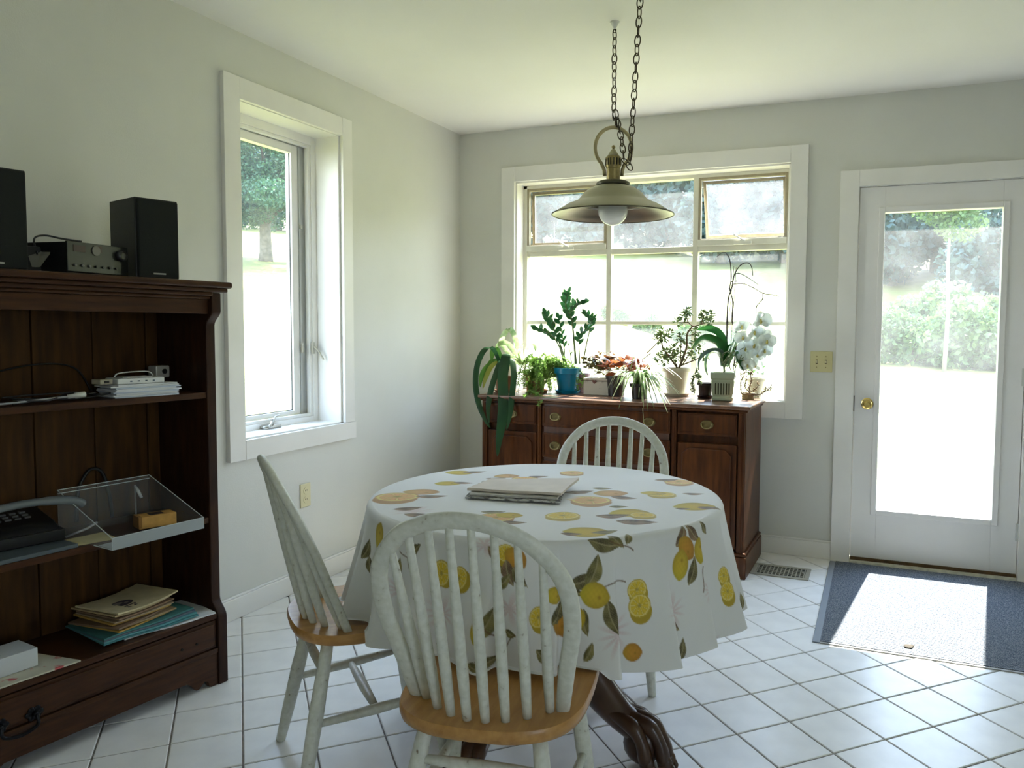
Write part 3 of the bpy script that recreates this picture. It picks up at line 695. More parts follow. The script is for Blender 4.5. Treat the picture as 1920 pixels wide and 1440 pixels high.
t = bthing('telephone', 'grey and black desk telephone at the left of the middle shelf', 'telephone', .575, .13, .603, math.radians(-6))
G().prism([(-.11, 0), (.11, 0), (.11, .18), (-.11, .18)], 0, .035).add([(-.1, .01, .035), (.1, .01, .035), (.1, .17, .035), (-.1, .17, .035), (-.09, .04, .062), (.09, .04, .062), (.09, .165, .085), (-.09, .165, .085)], [(0, 1, 5, 4), (1, 2, 6, 5), (2, 3, 7, 6), (3, 0, 4, 7), (4, 5, 6, 7)]).build('body', BLACKP, t, bevel=.004)
G().tube(cr([(-.16, .03, .085), (-.12, .03, .112), (0, .03, .125), (.12, .03, .118), (.17, .03, .098)], 5), [(.014, .02)]*8+[(.012, .018)]*5+[(.014, .024)]*8, 10, ref=(0, 0, 1)).build('handset', mat('grey_handset', (.16, .18, .19), .3), t, smooth=True)
for r_ in range(3):
    for c_ in range(4): G().box(-.05+.026*c_, .08+.022*r_, .068+.0045*r_, -.034+.026*c_, .094+.022*r_, .074+.0045*r_).build('key', mat('key_grey', (.1, .1, .1), .5), t)
G().tube([(.10, -.02, .012), (.16, -.03, .03), (.19, -.02, .04)], .004, 6).build('antenna', mat('silver_rod', (.3, .31, .32), .3, .6), t, smooth=True)
g = G().tube(cr([BK(.34, .30, .62), BK(.33, .305, .72), BK(.29, .31, .785), BK(.25, .305, .775), BK(.23, .30, .70), BK(.22, .3, .61)], 6), .006, 7)
tag(g.build('phone_cord', BLACKP, smooth=True), 'thick black cord looping behind the clear tray', 'cord')
t = tag(G().box(-.13, 0, 0, .13, .12, .012).build('dark_booklet', mat('slate_cover', (.08, .10, .11), .4), loc=BK(.56, .048, .6025), rot=BKA, bevel=.001), 'dark slate booklet under the telephone at the shelf edge', 'booklet')
t.location = BK(.60, .045, .6025)
for ch in bpy.data.objects['telephone'].children: pass
bpy.data.objects['telephone'].location.z += .013

# bottom shelf: folders and magazines
cols = [('white', (.66, .67, .68)), ('teal', (.06, .22, .23)), ('teal', (.10, .30, .32)), ('slate', (.10, .13, .16)), ('teal', (.05, .18, .17)), ('amber', (.50, .30, .06)), ('tan', (.34, .24, .12)), ('brown', (.18, .11, .06)), ('amber', (.42, .25, .05)), ('tan', (.30, .22, .13)), ('brown', (.22, .13, .07)), ('tan', (.38, .28, .14)), ('cream', (.50, .42, .24))]
where = ['lowest, sticking out at the right', 'second from the bottom, jutting forward', 'third from the bottom', 'fourth from the bottom', 'fifth from the bottom', 'just above the teal folders', 'seventh from the bottom', 'eighth from the bottom', 'ninth from the bottom', 'fourth from the top', 'third from the top', 'just beneath the top magazine', 'topmost, with a dark oval emblem']
z = .2635
rr = random.Random(11)
for k, ((cn, c), wh) in enumerate(zip(cols, where)):
    th = .004+rr.random()*.002; low = k < 5
    if k == 0: s, d, wd, dp, ro = .19, .018, .30, .22, -9
    elif low: s, d, wd, dp, ro = .25, .022+.004*k, .31, .22, -7+2*k
    else: s, d, wd, dp, ro = .262+rr.uniform(-.012, .012), .055+rr.uniform(-.008, .01), .21, .20, 9+rr.uniform(-7, 7)
    if k == 12: s, d, wd, dp, ro = .245, .055, .235, .19, 10
    me_ = G(); n_ = 8; vs = []; fs = []
    for i in range(n_+1):
        x = -wd/2+wd*i/n_; bend = (.014*((i/n_-.5)*2)**2*(1 if k >= 11 else .25) if not low else .004*math.sin(i))
        for y in (0, dp):
            vs += [(x, y, bend*.6), (x, y, bend*.6+th)]
    for i in range(n_):
        a = i*4; b2 = a+4
        fs += [(a, b2, b2+1, a+1), (a+2, a+3, b2+3, b2+2), (a+1, b2+1, b2+3, a+3), (a, a+2, b2+2, b2)]
    fs += [(0, 1, 3, 2), (n_*4, n_*4+2, n_*4+3, n_*4+1)]
    me_.add(vs, fs)
    nm = 'folder' if low else 'magazine'
    o = me_.build(nm, mat(f'{cn}_cover_{k}', c, .7, var=.12, vscale=25), loc=BK(s, d, z), rot=BKA+math.radians(ro))
    tag(o, f'{cn} {nm} in the bottom-shelf pile, {wh}', nm, 'paper pile on the bottom shelf')
    z += th+(.0025 if not low else .001)
    if k == 12:
        zt = th+.0012
        g = G().prism([(-.035+.040*math.cos(a_*PI/10), .085+.026*math.sin(a_*PI/10)) for a_ in range(20)], zt, zt+.0006)
        g.prism([(-.068, .045), (-.01, .048), (-.008, .054), (-.066, .052)], zt, zt+.0006).prism([(-.055, .030), (-.04, .030), (-.048, .044)], zt, zt+.0006).prism([(-.03, .032), (-.018, .031), (-.02, .045)], zt, zt+.0006)
        g.build('emblem', mat('emblem_ink', (.035, .02, .03), .7), o)
        g = G().prism([(-.045+.02*math.cos(a_*PI/6), .092+.010*math.sin(a_*PI/6)) for a_ in range(12)], zt+.0006, zt+.0009).prism([(-.02+.008*math.cos(a_*PI/6), .08+.006*math.sin(a_*PI/6)) for a_ in range(12)], zt+.0006, zt+.0009)
        g.build('emblem_figure', mat('emblem_grey', (.18, .15, .13), .7), o)
t = bthing('white_box', 'plain white cardboard box on the patterned paper, bottom left shelf', 'box', .665, .07, .2685)
G().box(-.075, 0, 0, .085, .11, .055).build('carton', mat('white_carton', (.60, .62, .62), .6), t, bevel=.002)
G().box(-.06, .03, .055, .0, .036, .0556).build('slot', BLACKP, t)
o = tag(quadslab(G(), [(-.16, 0, 0), (-.13, .20, 0), (.085, .17, 0), (.13, -.01, 0)], -.0045).build('patterned_folder', mat('floral_paper', (.55, .52, .40), .8, c2=(.50, .10, .10), vscale=22, thr=(.58, .64)), loc=BK(.625, .012, .263), rot=BKA), 'cream folder with red blossoms lying under the white box', 'folder')

# ------------------------------------------------------------------ sideboard
SBX, SBY = -1.384, 3.97
SBR = math.radians(-1.2)
sb = thing('sideboard', 'dark mahogany sideboard with brass pulls under the wide window', 'sideboard', (SBX, SBY, 0), SBR)
HWD = .765                                       # half body width
def yf(x):   # gently bowed front: flat sides, centre swelling forward
    t = max(0, 1-abs(x)/.40); return -.035*(1-(abs(x)/.40)**2) if abs(x) < .40 else 0
def curved(x0, x1, z0, z1, proud, th, n=10):
    g = G(); vs = []; fs = []
    n = n if abs(x0+x1) < .3 else 1
    for i in range(n+1):
        x = lerp(x0, x1, i/n); y = yf(max(min(x, .399), -.399)) if n > 1 else 0
        for (yy, zz) in ((y-proud, z0), (y-proud, z1), (y-proud+th, z1), (y-proud+th, z0)): vs.append((x, yy, zz))
    for i in range(n):
        a = i*4; b_ = a+4
        for j in range(4): fs.append((a+j, a+(j+1) % 4, b_+(j+1) % 4, b_+j))
    fs += [(3, 2, 1, 0), (n*4, n*4+1, n*4+2, n*4+3)]
    return g.add(vs, fs)
BDp = .478
g = G().box(-HWD, .03, .13, HWD, BDp, .868).box(-HWD, 0, .13, -HWD+.03, .03, .868).box(HWD-.03, 0, .13, HWD, .03, .868)
g.build('carcass', MAHO, sb, bevel=.003)
cs = curved(-.365, .365, .13, .868, 0, .05); cs.build('centre_front', mat('dark_mahogany_frame', (.05, .018, .009), .35, stretch=(5, 5, .7), c2=(.09, .03, .014), vscale=9), sb)
# top with moulded edge following the front
out = [(-HWD-.022, BDp+.004)]+[(-HWD-.022, -.022)]+[(x/20*.40, yf(x/20*.40)-.022) for x in range(-19, 20)]+[(HWD+.022, -.022), (HWD+.022, BDp+.004)]
G().prism(out, .873, .893).build('top', MAHOT, sb, bevel=.006, seg=3)
out2 = [(-HWD-.01, BDp)]+[(-HWD-.01, -.01)]+[(x/20*.40, yf(x/20*.40)-.010) for x in range(-19, 20)]+[(HWD+.01, -.01), (HWD+.01, BDp)]
G().prism(out2, .858, .873).build('top_moulding', MAHO, sb, bevel=.004)
out3 = [(-HWD-.016, BDp)]+[(-HWD-.016, -.020)]+[(x/20*.40, yf(x/20*.40)-.020) for x in range(-19, 20)]+[(HWD+.016, -.020), (HWD+.016, BDp)]
G().prism(out3, 0, .115).build('plinth', MAHO, sb, bevel=.005)
G().prism([(x*.995, y*.8 if y < 0 else y) for x, y in out3], .115, .135).build('plinth_moulding', MAHO, sb, bevel=.007, seg=3)
for x in (-.392, .392, -.745, .745):
    hw = .012 if abs(x) < .5 else .016
    G().box(x-hw, -.012, .135, x+hw, .01, .858).box(x-hw*.4, -.016, .14, x+hw*.4, -.011, .85).build('pilaster', MAHO, sb, bevel=.003)
def pull(par, x, y, z):
    o = empty('pull', (x, y, z)); o.parent = par; 
    M = Matrix.Rotation(PI/2, 4, 'X') @ Matrix.Diagonal((1.45, 1, 1, 1))
    p = G().lathe([(.024, 0), (.024, .002), (.019, .004), (.017, .003), (.008, .004)], 24, M).build('back_plate', mat('dark_brass_plate', (.15, .11, .04), .4, .7, var=.3, vscale=60), o, smooth=True)
    g = G().tube(cr([(-.026, -.008, .004), (-.024, -.012, -.008), (-.012, -.014, -.017), (.012, -.014, -.017), (.024, -.012, -.008), (.026, -.008, .004)], 4), .0034, 7)
    for q in (-.026, .026): g.ell((q, -.006, .004), (.005, .006, .005), 8, 6)
    g.build('bail', OLDB, o, smooth=True)
def drawer(x0, x1, z0, z1, pulls):
    y = 0
    d = curved(x0, x1, z0, z1, .010, .02).build('drawer', MAHO, sb, bevel=.002)
    for (a, b_, c, e) in ((x0+.008, x1-.008, z0+.008, z0+.014), (x0+.008, x1-.008, z1-.014, z1-.008)):
        curved(a, b_, c, e, .0135, .005).build('bead', MAHO, d)
    for (a, b_) in ((x0+.008, x0+.014), (x1-.014, x1-.008)):
        yy = yf(a); G().box(a, yy-.0135, z0+.014, b_, yy-.008, z1-.014).build('bead', MAHO, d)
    for px_ in pulls: pull(d, px_, yf(px_)-.012, (z0+z1)/2)
drawer(-.372, .372, .730, .846, (-.285, .262)); drawer(-.372, .372, .555, .695, (-.285, .262)); drawer(-.372, .372, .345, .535, (-.285, .262)); drawer(-.372, .372, .150, .325, (-.285, .262))
drawer(.412, .722, .733, .846, (.567,)); drawer(-.722, -.412, .733, .846, (-.567,))
for sgn in (-1, 1):
    x0, x1 = sorted((sgn*.412, sgn*.722)); z0, z1 = .150, .690
    d = G().box(x0, -.008, z0, x1, .012, z1).build('door', MAHO, sb, bevel=.003)
    a = .028; c_ = .03     # raised panel with clipped corners
    o8 = [(x0+a, z0+a+c_), (x0+a, z1-a-c_), (x0+a+c_, z1-a), (x1-a-c_, z1-a), (x1-a, z1-a-c_), (x1-a, z0+a+c_), (x1-a-c_, z0+a), (x0+a+c_, z0+a)]
    G().prism(o8, -.014, -.007, MZ).build('raised_panel', MAHO, d, bevel=.005, seg=3)
    G().tube([(x, -.013, z) for x, z in o8]+[(o8[0][0], -.013, o8[0][1])], .0035, 6).build('panel_bead', MAHO, d, smooth=True)
    g = G().lathe([(.010, 0), (.010, .002), (.005, .004), (.007, .014), (.003, .017)], 14, Matrix.Translation((x0+.014 if sgn > 0 else x1-.014, -.008, .45)) @ Matrix.Rotation(PI/2, 4, 'X')).build('knob', OLDB, d, smooth=True)

# ------------------------------------------------------------------ pedestal table
TC = Vector((-.955, 2.19, 0)); TR = .530; TZ = .762
tb = thing('pedestal_table', 'round dark pedestal table with carved claw feet under the lemon cloth', 'table', TC)
G().lathe([(TR-.004, .728), (TR, .733), (TR, .752), (TR-.004, .757)], 64).build('table_top', CLAW, tb, smooth=False)
G().lathe([(.40, .66), (.42, .66), (.42, .728), (.40, .728)], 48, close=True).build('apron_ring', CLAW, tb)
G().lathe([(.05, .20), (.095, .22), (.11, .30), (.10, .36), (.06, .40), (.055, .46), (.075, .52), (.09, .58), (.07, .64), (.12, .69), (.13, .728)], 28).build('pedestal', CLAW, tb, smooth=True, loc=(-.035, -.03, 0))
legproto = None
for k in range(4):
    a = math.radians(-5+90*k)
    g = G()
    pth = cr([(.06, 0, .31), (.15, 0, .285), (.235, 0, .195), (.30, 0, .140), (.355, 0, .108), (.385, 0, .085)], 5)
    n_ = len(pth); rad = [(lerp(.056, .040, i/(n_-1))+.008*math.sin(PI*min(1, i/(n_*.6))), lerp(.042, .040, i/(n_-1))) for i in range(n_)]
    g.tube(pth, rad, 14, ref=(0, 0, 1))
    lo = g.build('leg', CLAW, tb, smooth=True, rot=a, loc=(-.035, -.03, 0))
    g = G()
    for q, yy, rl_ in ((0, -.032, .92), (1, -.011, 1.02), (2, .011, 1.02), (3, .032, .92)):
        yv = yy*1.15
        g.tube(cr([(.22*rl_, yv*.5, .210), (.29*rl_, yv*.65, .158), (.355*rl_, yv*.85, .138), (.400*rl_, yv*1.05, .122), (.428*rl_, yv*1.15, .080), (.440*rl_, yv*1.15, .032)], 4),
               [.010]*3+[.014]*3+[.017, .019, .021, .022]+[.0235, .024, .0235, .021]+[.0195, .019, .0195, .021]+[.0215, .021, .017], 12)
        g.ell((.443*rl_, yv*1.15, .032), (.024, .0165, .026), 12, 8)
        g.tube([(.458*rl_, yv*1.15, .032), (.468*rl_, yv*1.15, .018), (.468*rl_, yv*1.15, .002)], [.009, .007, .002], 8)
    g.ell((.375, 0, .066), (.058, .046, .062), 12, 8)
    g.build('paw', CLAW, lo, smooth=True)

# tablecloth: flat top, folded drop; the lemon print is a colour attribute on the cloth
def seatpoly(): return SEATS
SEATS = []
CH = [  # chairs: centre x, y, facing angle (0 = +Y), label
    (-.800, 1.568, 10, 'worn white hoop-back chair with a honey wood seat, nearest the viewer, backing onto the photo'),
    (-1.405, 1.865, -40, 'worn white hoop-back chair seen from the side, between bookcase and table'),
    (-.935, 2.70, 192, 'white hoop-back chair on the far side of the table before the sideboard')]
NA, NS, SM = 1900, 290, .878
th = np.linspace(-PI, PI, NA, endpoint=False)
s_ = np.concatenate([np.linspace(.0, .12, 4, endpoint=False), np.linspace(.12, SM, NS-4)])
TH_, S_ = np.meshgrid(th, s_, indexing='ij')
rb = .020; t_ = S_-(TR-.004)
ang = np.clip(t_/rb, 0, PI/2*.98)
drop = np.maximum(0, t_-rb*PI/2*.98)
dn = np.clip(drop/.30, 0, 1.2)
ph = 23*TH_+math.radians(219)+1.5*np.sin(3*(TH_+.58))*np.exp(-((TH_+2.1)/.8)**2)+.6*np.sin(7*TH_)*(np.abs(TH_+.58) > .45)*np.clip(np.abs(TH_+.58)-.45, 0, .4)*2.5+.15*dn
kf = .93*np.clip(.55+.6*np.cos(TH_+.4), .25, 1)
fw = .5+np.arctan2(kf*np.sin(ph), 1+kf*np.cos(ph))/(2*np.arcsin(kf))
fw2 = .5+.5*np.cos(11*TH_+1.3+1.2*np.sin(4*TH_))
rad = np.where(t_ < 0, S_, (TR-.004)+rb*np.sin(ang)+drop*.05+dn**1.1*(.068*fw+.020*fw2)-.020*dn)
zc = TZ+.004-np.where(t_ < 0, 0, rb*(1-np.cos(ang)))-drop*(.985-.05*fw)
zc = zc+np.where(t_ < 0, .0012*np.sin(9*TH_+14*S_)*np.clip(S_*3, 0, 1), 0)
X = TC.x+rad*np.cos(TH_); Y = TC.y+rad*np.sin(TH_)
for (cx, cyy, fa, _) in CH:
    a = math.radians(fa); lx = (X-cx)*math.cos(a)+(Y-cyy)*math.sin(a); ly = -(X-cx)*math.sin(a)+(Y-cyy)*math.cos(a)
    ins = np.clip((.245-np.abs(lx))/.03, 0, 1)*np.clip((.26-ly)/.05, 0, 1)*(ly > -.15)
    lim = .463+.004*fw
    ex = np.maximum(0, lim-zc)*ins
    zc = zc+ex; push = ex*.35
    X = X+push*np.cos(TH_); Y = Y+push*np.sin(TH_)
uu, vv = S_*np.cos(TH_), S_*np.sin(TH_)
C3 = np.zeros((NA, len(s_), 3)); C3[:] = (.76, .76, .75)
Rn = np.random.RandomState(4)
def smooth(x, a, b): return np.clip((x-a)/(b-a), 0, 1)
def pnoise(u, v, f, seed=0):
    r = np.random.RandomState(seed); o = 0
    for k in range(6):
        a, b, c = r.uniform(-1, 1, 3); o = o+np.sin(f*(u*math.cos(a*3)+v*math.sin(a*3))*(1+.7*k)+b*9+2*np.sin(f*.6*(u*b-v*c)+k))/(1+.6*k)
    return o/2.5
base_n = pnoise(uu, vv, 16, 3)
C3 += (base_n*.012)[..., None]
def paint(mask, colr):
    global C3
    C3 = C3*(1-mask[..., None])+np.array(colr)*mask[..., None] if not isinstance(colr, np.ndarray) or colr.ndim == 1 else C3*(1-mask[..., None])+colr*mask[..., None]
def loc_uv(u0, v0, a):
    du, dv = uu-u0, vv-v0; c, s = math.cos(a), math.sin(a); return du*c+dv*s, -du*s+dv*c
def sub(u0, v0, r):
    return (np.abs(uu-u0) < r) & (np.abs(vv-v0) < r)
def motif(fn, u0, v0, a, R_, *args):
    global C3
    m = sub(u0, v0, R_)
    if not m.any(): return
    du, dv = uu[m]-u0, vv[m]-v0; c, s = math.cos(a), math.sin(a)
    x, y = du*c+dv*s, -du*s+dv*c
    C3[m] = fn(C3[m], x, y, *args)
def mixc(c0, msk, c1): return c0*(1-msk[:, None])+c1*msk[:, None]
def f_lemon(c0, x, y, r, tint):
    d = np.sqrt((x/(r*1.12))**2+(y/(r*.92))**2); d = d-.10*np.exp(-((np.abs(x)-r*1.12)/(r*.22))**2*1.0)*np.exp(-(y/(r*.25))**2)
    sh = smooth(d, 0, 1)[:, None]
    base = np.array(tint)*(1-.32*sh**2)+np.array((.05, .09, 0))*np.clip(-x/r, 0, 1)[:, None]*.8
    base = base*(1+.05*np.sin(x*420)*np.sin(y*380))[:, None]
    o = mixc(c0, 1-smooth(d, .93, 1.02), base)
    nb = np.exp(-((x-r*.35)**2+(y+r*.1)**2)/(r*.12)**2); return mixc(o, np.clip(nb, 0, .7), np.array((.30, .17, .01)))
def f_half(c0, x, y, r, tint):
    d = np.sqrt(x**2+(y/.86)**2)/r; a = np.arctan2(y/.86, x)
    back = np.sqrt(x**2+((y+r*.45)/.9)**2)/r
    o = mixc(c0, 1-smooth(back, .95, 1.0), np.array(tint)*.72)
    seg_ = np.abs(np.sin(a*4.5)); flesh = np.array(tint)*1.05
    col_ = np.where((seg_ > .22)[:, None] & (d < .78)[:, None] & (d > .12)[:, None], flesh*np.clip(.8+.35*seg_, 0, 1.15)[:, None], np.array((.74, .62, .20)))
    col_ = np.where((d > .9)[:, None], np.array(tint)*.85, col_)
    o = mixc(o, 1-smooth(d, .96, 1.02), np.clip(col_, 0, 1)); 
    return mixc(o, np.clip(np.exp(-(d/.16)**2), 0, .8), np.array((.28, .2, .03)))
def f_leaf(c0, x, y, L, tint):
    t = (x/L+.5); w_ = L*.24*np.sin(PI*np.clip(t, 0, 1)**.8)+1e-6; yy = y+L*.10*np.sin(PI*t)
    inside = ((t > 0) & (t < 1)).astype(float)*(1-smooth(np.abs(yy)/w_, .92, 1.05))
    vein = np.exp(-(yy/(.0016))**2)+.35*(np.abs(np.sin((x-np.abs(yy)*1.2)*2*PI/(L*.16))) > .93)
    b = np.array(tint)*(1-.35*(yy > 0))[:, None]*(1+.25*np.sin(x*160))[:, None]
    b = b*(1-np.clip(vein, 0, 1)[:, None])+np.array((.34, .29, .15))*np.clip(vein, 0, 1)[:, None]
    return mixc(c0, inside, b)
def f_stem(c0, x, y, L):
    yy = y-.12*L*np.sin(x/L*4); m = np.exp(-(yy/.0022)**4)*(np.abs(x) < L/2)
    return mixc(c0, m*.9, np.array((.16, .09, .04)))
def f_bloom(c0, x, y, r):
    a = np.arctan2(y, x); d = np.sqrt(x*x+y*y)/r
    pet = np.abs(np.cos(a*4.5+1.5*np.sin(a*2)))**1.5; m = np.clip(1-d/(.25+.75*pet), 0, 1)
    m = np.clip(m*1.6, 0, 1)*.45; o = mixc(c0, m, np.array((.64, .45, .45))); return mixc(o, np.clip(m*np.abs(np.sin(d*26))*.4, 0, 1), np.array((.55, .30, .30)))
YEL, ORA, PEA = (.60, .43, .035), (.56, .27, .03), (.62, .36, .14)
LG, LO_, LB = (.22, .19, .06), (.15, .125, .045), (.22, .13, .075)
def place(kind, px, py, size, deg, tint=None, uv=None):
    size = size*1.18
    if uv is None:
        p = P(px, py, z=TZ+.004); dxy = Vector((p.x-TC.x, p.y-TC.y)); 
        if dxy.length < TR+.005: size *= 1.22; u0, v0 = dxy.x, dxy.y; fr = math.atan2(-1, .4)+PI/2
        else:
            d = P(px, py, r=1)-Vector((0, 0, CAMZ)); o = Vector((-TC.x, -TC.y)); rr_ = TR+.03
            A = d.x**2+d.y**2; B_ = 2*(o.x*d.x+o.y*d.y); C_ = o.dot(o)-rr_**2; q = B_*B_-4*A*C_
            if q <= 0: return
            t = (-B_-math.sqrt(q))/(2*A); p = Vector((0, 0, CAMZ))+d*t
            tt = math.atan2(p.y-TC.y, p.x-TC.x); ss = TR+(TZ-p.z)+.012; u0, v0 = ss*math.cos(tt), ss*math.sin(tt); fr = tt+PI/2
    else: u0, v0 = uv; fr = math.atan2(v0, u0)+PI/2
    a = fr+math.radians(deg)
    if kind == 'lemon': motif(f_lemon, u0, v0, a, size*1.6, size, tint or YEL)
    elif kind == 'half': motif(f_half, u0, v0, a, size*1.6, size, tint or YEL)
    elif kind == 'leaf': motif(f_leaf, u0, v0, a, size*.8, size, tint or LG)
    elif kind == 'stem': motif(f_stem, u0, v0, a, size*.7, size)
    elif kind == 'bloom': motif(f_bloom, u0, v0, a, size*1.2, size)
# printed motifs (deg: + turns the motif counter-clockwise)
for it in [
 ('bloom', 955, 1145, .045, 0), ('bloom', 1150, 1190, .06, 20), ('bloom', 1260, 1150, .05, 10), ('bloom', 1320, 1110, .04, 0), ('bloom', 825, 1155, .05, 0), ('bloom', 1330, 1210, .035, 0), ('bloom', 740, 1110, .04, 0), ('bloom', 905, 1025, .03, 0),
 ('stem', 1140, 1100, .10, -8), ('leaf', 1095, 1088, .070, 20, LO_), ('leaf', 1112, 1072, .075, 68, LG), ('leaf', 1070, 1105, .075, -25, LO_), ('leaf', 1145, 1160, .080, -70, LO_), ('leaf', 1098, 1172, .060, -80, LG), ('lemon', 1085, 1165, .020, 80), ('lemon', 1115, 1120, .031, -10),
 ('half', 1195, 1108, .026, 15), ('half', 1197, 1138, .030, 12), ('leaf', 1262, 1172, .055, -40, LB), ('leaf', 1270, 1220, .055, 70, LO_), ('leaf', 1248, 1250, .05, 80, LO_), ('lemon', 1182, 1225, .022, 0, ORA),
 ('leaf', 1285, 1005, .06, 50, LB), ('leaf', 1310, 1000, .06, -50, LB), ('lemon', 1293, 1030, .028, -50, ORA), ('lemon', 1315, 1035, .026, 80), ('lemon', 1280, 1062, .030, 75), ('leaf', 1297, 1072, .07, 60, LO_), ('stem', 1312, 1090, .06, 60),
 ('half', 1347, 1082, .024, 15), ('half', 1347, 1112, .028, 5), ('leaf', 1363, 1135, .045, 80, LG), ('leaf', 1362, 1030, .05, -60, LB), ('lemon', 1370, 1060, .02, 80, ORA),
 ('leaf', 1140, 1018, .075, -15, LO_), ('leaf', 1165, 1012, .05, -60, LG), ('leaf', 1185, 1008, .035, 70, LG), ('stem', 1172, 1025, .06, -40), ('leaf', 1330, 990, .04, -65, LG),
 ('leaf', 945, 1058, .065, 30, LG), ('leaf', 930, 1040, .05, -30, LB), ('half', 945, 1040, .022, 0), ('lemon', 965, 1050, .024, -40, ORA), ('leaf', 955, 1078, .06, -70, LB), ('leaf', 975, 1085, .055, -50, LO_), ('leaf', 940, 1092, .05, 40, LG),
 ('half', 822, 1078, .030, 80), ('half', 858, 1088, .027, 60), ('leaf', 768, 1030, .06, 30, LO_), ('leaf', 772, 1060, .06, -20, LO_), ('stem', 752, 1045, .05, -30), ('leaf', 738, 1065, .05, 70, LG), ('leaf', 790, 1108, .045, 70, LG),
 ('leaf', 915, 1168, .08, 60, LG), ('lemon', 903, 1185, .024, 75), ('leaf', 920, 1235, .055, 10, LO_), ('leaf', 958, 1190, .035, -20, LG), ('stem', 930, 1195, .08, -60), ('stem', 952, 1210, .06, 30), ('leaf', 905, 1245, .05, 0, LG),
 ('lemon', 1055, 1172, .030, -75, ORA), ('leaf', 1045, 1150, .06, 60, LO_), ('leaf', 1100, 1225, .05, 60, LG), ('lemon', 1040, 1120, .02, 0), ('leaf', 1020, 1230, .05, -30, LG), ('half', 1010, 1160, .026, 30),
 ('lemon', 703, 1008, .030, 80), ('leaf', 686, 1030, .06, 70, LO_), ('leaf', 690, 1065, .05, -70, LO_), ('leaf', 700, 1108, .05, -20, LB), ('leaf', 700, 1150, .06, -10, LG), ('lemon', 695, 1160, .02, 0),
 # on the top
 ('lemon', 862, 886, .030, 0), ('leaf', 890, 884, .06, 10, LB), ('half', 985, 898, .034, 0, PEA), ('lemon', 950, 893, .026, 10, PEA), ('leaf', 1010, 893, .05, 0, LB), ('half', 1072, 887, .030, 0, PEA), ('leaf', 930, 897, .05, 10, LB),
 ('half', 745, 932, .048, 0, PEA), ('lemon', 790, 922, .034, 0, PEA), ('leaf', 810, 930, .07, 10, LB), ('bloom', 775, 958, .05, 0), ('leaf', 790, 965, .07, -10, LB), ('leaf', 765, 952, .06, 20, LB), ('lemon', 840, 907, .026, 0), ('leaf', 870, 905, .05, 0, LB),
 ('half', 1108, 938, .044, 0, PEA), ('lemon', 1145, 925, .032, 0, PEA), ('leaf', 1170, 932, .06, -20, LB), ('leaf', 1085, 922, .07, 15, LB), ('leaf', 1130, 915, .05, 0, LG),
 ('half', 1055, 967, .034, 0), ('lemon', 1180, 962, .034, 5), ('half', 1205, 966, .026, 0), ('leaf', 1150, 966, .07, 5, LB), ('leaf', 1195, 978, .08, -8, LB), ('leaf', 1160, 950, .04, 0, LG), ('half', 1240, 927, .032, 0), ('lemon', 1225, 925, .024, 0),
 ('half', 1272, 904, .034, 0, PEA), ('leaf', 1250, 900, .06, 10, LB), ('leaf', 1300, 925, .05, 0, LB), ('lemon', 1302, 950, .036, 0), ('leaf', 1330, 952, .05, 0, LB), ('leaf', 1280, 953, .03, 0, LB),
 ('lemon', 1100, 997, .036, 0), ('leaf', 1135, 996, .05, 20, LG), ('leaf', 1072, 1000, .04, 0, LB), ('half', 930, 970, .036, 0, PEA), ('leaf', 965, 978, .05, -10, LB), ('leaf', 925, 960, .05, 0, LG), ('lemon', 955, 966, .022, 0)]:
    place(*it)
for k in range(26):   # the far side, out of sight
    a = math.radians(20+140*k/25); r_ = Rn.uniform(.58, .82); u0, v0 = r_*math.cos(a), r_*math.sin(a)
    place('leaf', 0, 0, .07, Rn.uniform(-90, 90), LG, uv=(u0+.03, v0)); place('lemon' if k % 2 else 'half', 0, 0, .03, Rn.uniform(-40, 40), None, uv=(u0, v0))
nr = len(s_); V = np.stack([X, Y, zc], -1).reshape(-1, 3); V = V-np.array([TC.x, TC.y, 0])
i0 = np.arange(NA)[:, None]*nr+np.arange(nr-1)[None, :]; i1 = ((np.arange(NA)+1) % NA)[:, None]*nr+np.arange(nr-1)[None, :]
F = np.stack([i0, i0+1, i1+1, i1], -1).reshape(-1, 4)
me = bpy.data.meshes.new('tablecloth'); me.vertices.add(len(V)); me.vertices.foreach_set('co', V.ravel())
me.loops.add(F.size); me.loops.foreach_set('vertex_index', F.ravel()); me.polygons.add(len(F)); me.polygons.foreach_set('loop_start', np.arange(0, F.size, 4)); me.polygons.foreach_set('loop_total', np.full(len(F), 4))
me.polygons.foreach_set('use_smooth', np.ones(len(F), bool)); me.update()
ca = me.color_attributes.new('print', 'FLOAT_COLOR', 'POINT')
ca.data.foreach_set('color', np.concatenate([np.clip(C3.reshape(-1, 3), 0, 1), np.ones((NA*nr, 1))], 1).ravel().astype(np.float32))
m = bpy.data.materials.new('lemon_print_cloth'); m.use_nodes = True; t = m.node_tree; N = t.nodes
at_ = N.new('ShaderNodeAttribute'); at_.attribute_name = 'print'; b = N['Principled BSDF']; b.inputs['Roughness'].default_value = .75; b.inputs['Sheen Weight'].default_value = .1
t.links.new(at_.outputs['Color'], b.inputs['Base Color'])
tr = N.new('ShaderNodeBsdfTranslucent'); t.links.new(at_.outputs['Color'], tr.inputs[0]); mx = N.new('ShaderNodeMixShader'); mx.inputs[0].default_value = .12
t.links.new(b.outputs[0], mx.inputs[1]); t.links.new(tr.outputs[0], mx.inputs[2]); t.links.new(mx.outputs[0], N['Material Output'].inputs[0])
wv = N.new('ShaderNodeTexNoise'); wv.inputs['Scale'].default_value = 700; bp = N.new('ShaderNodeBump'); bp.inputs['Strength'].default_value = .12; bp.inputs['Distance'].default_value = .002
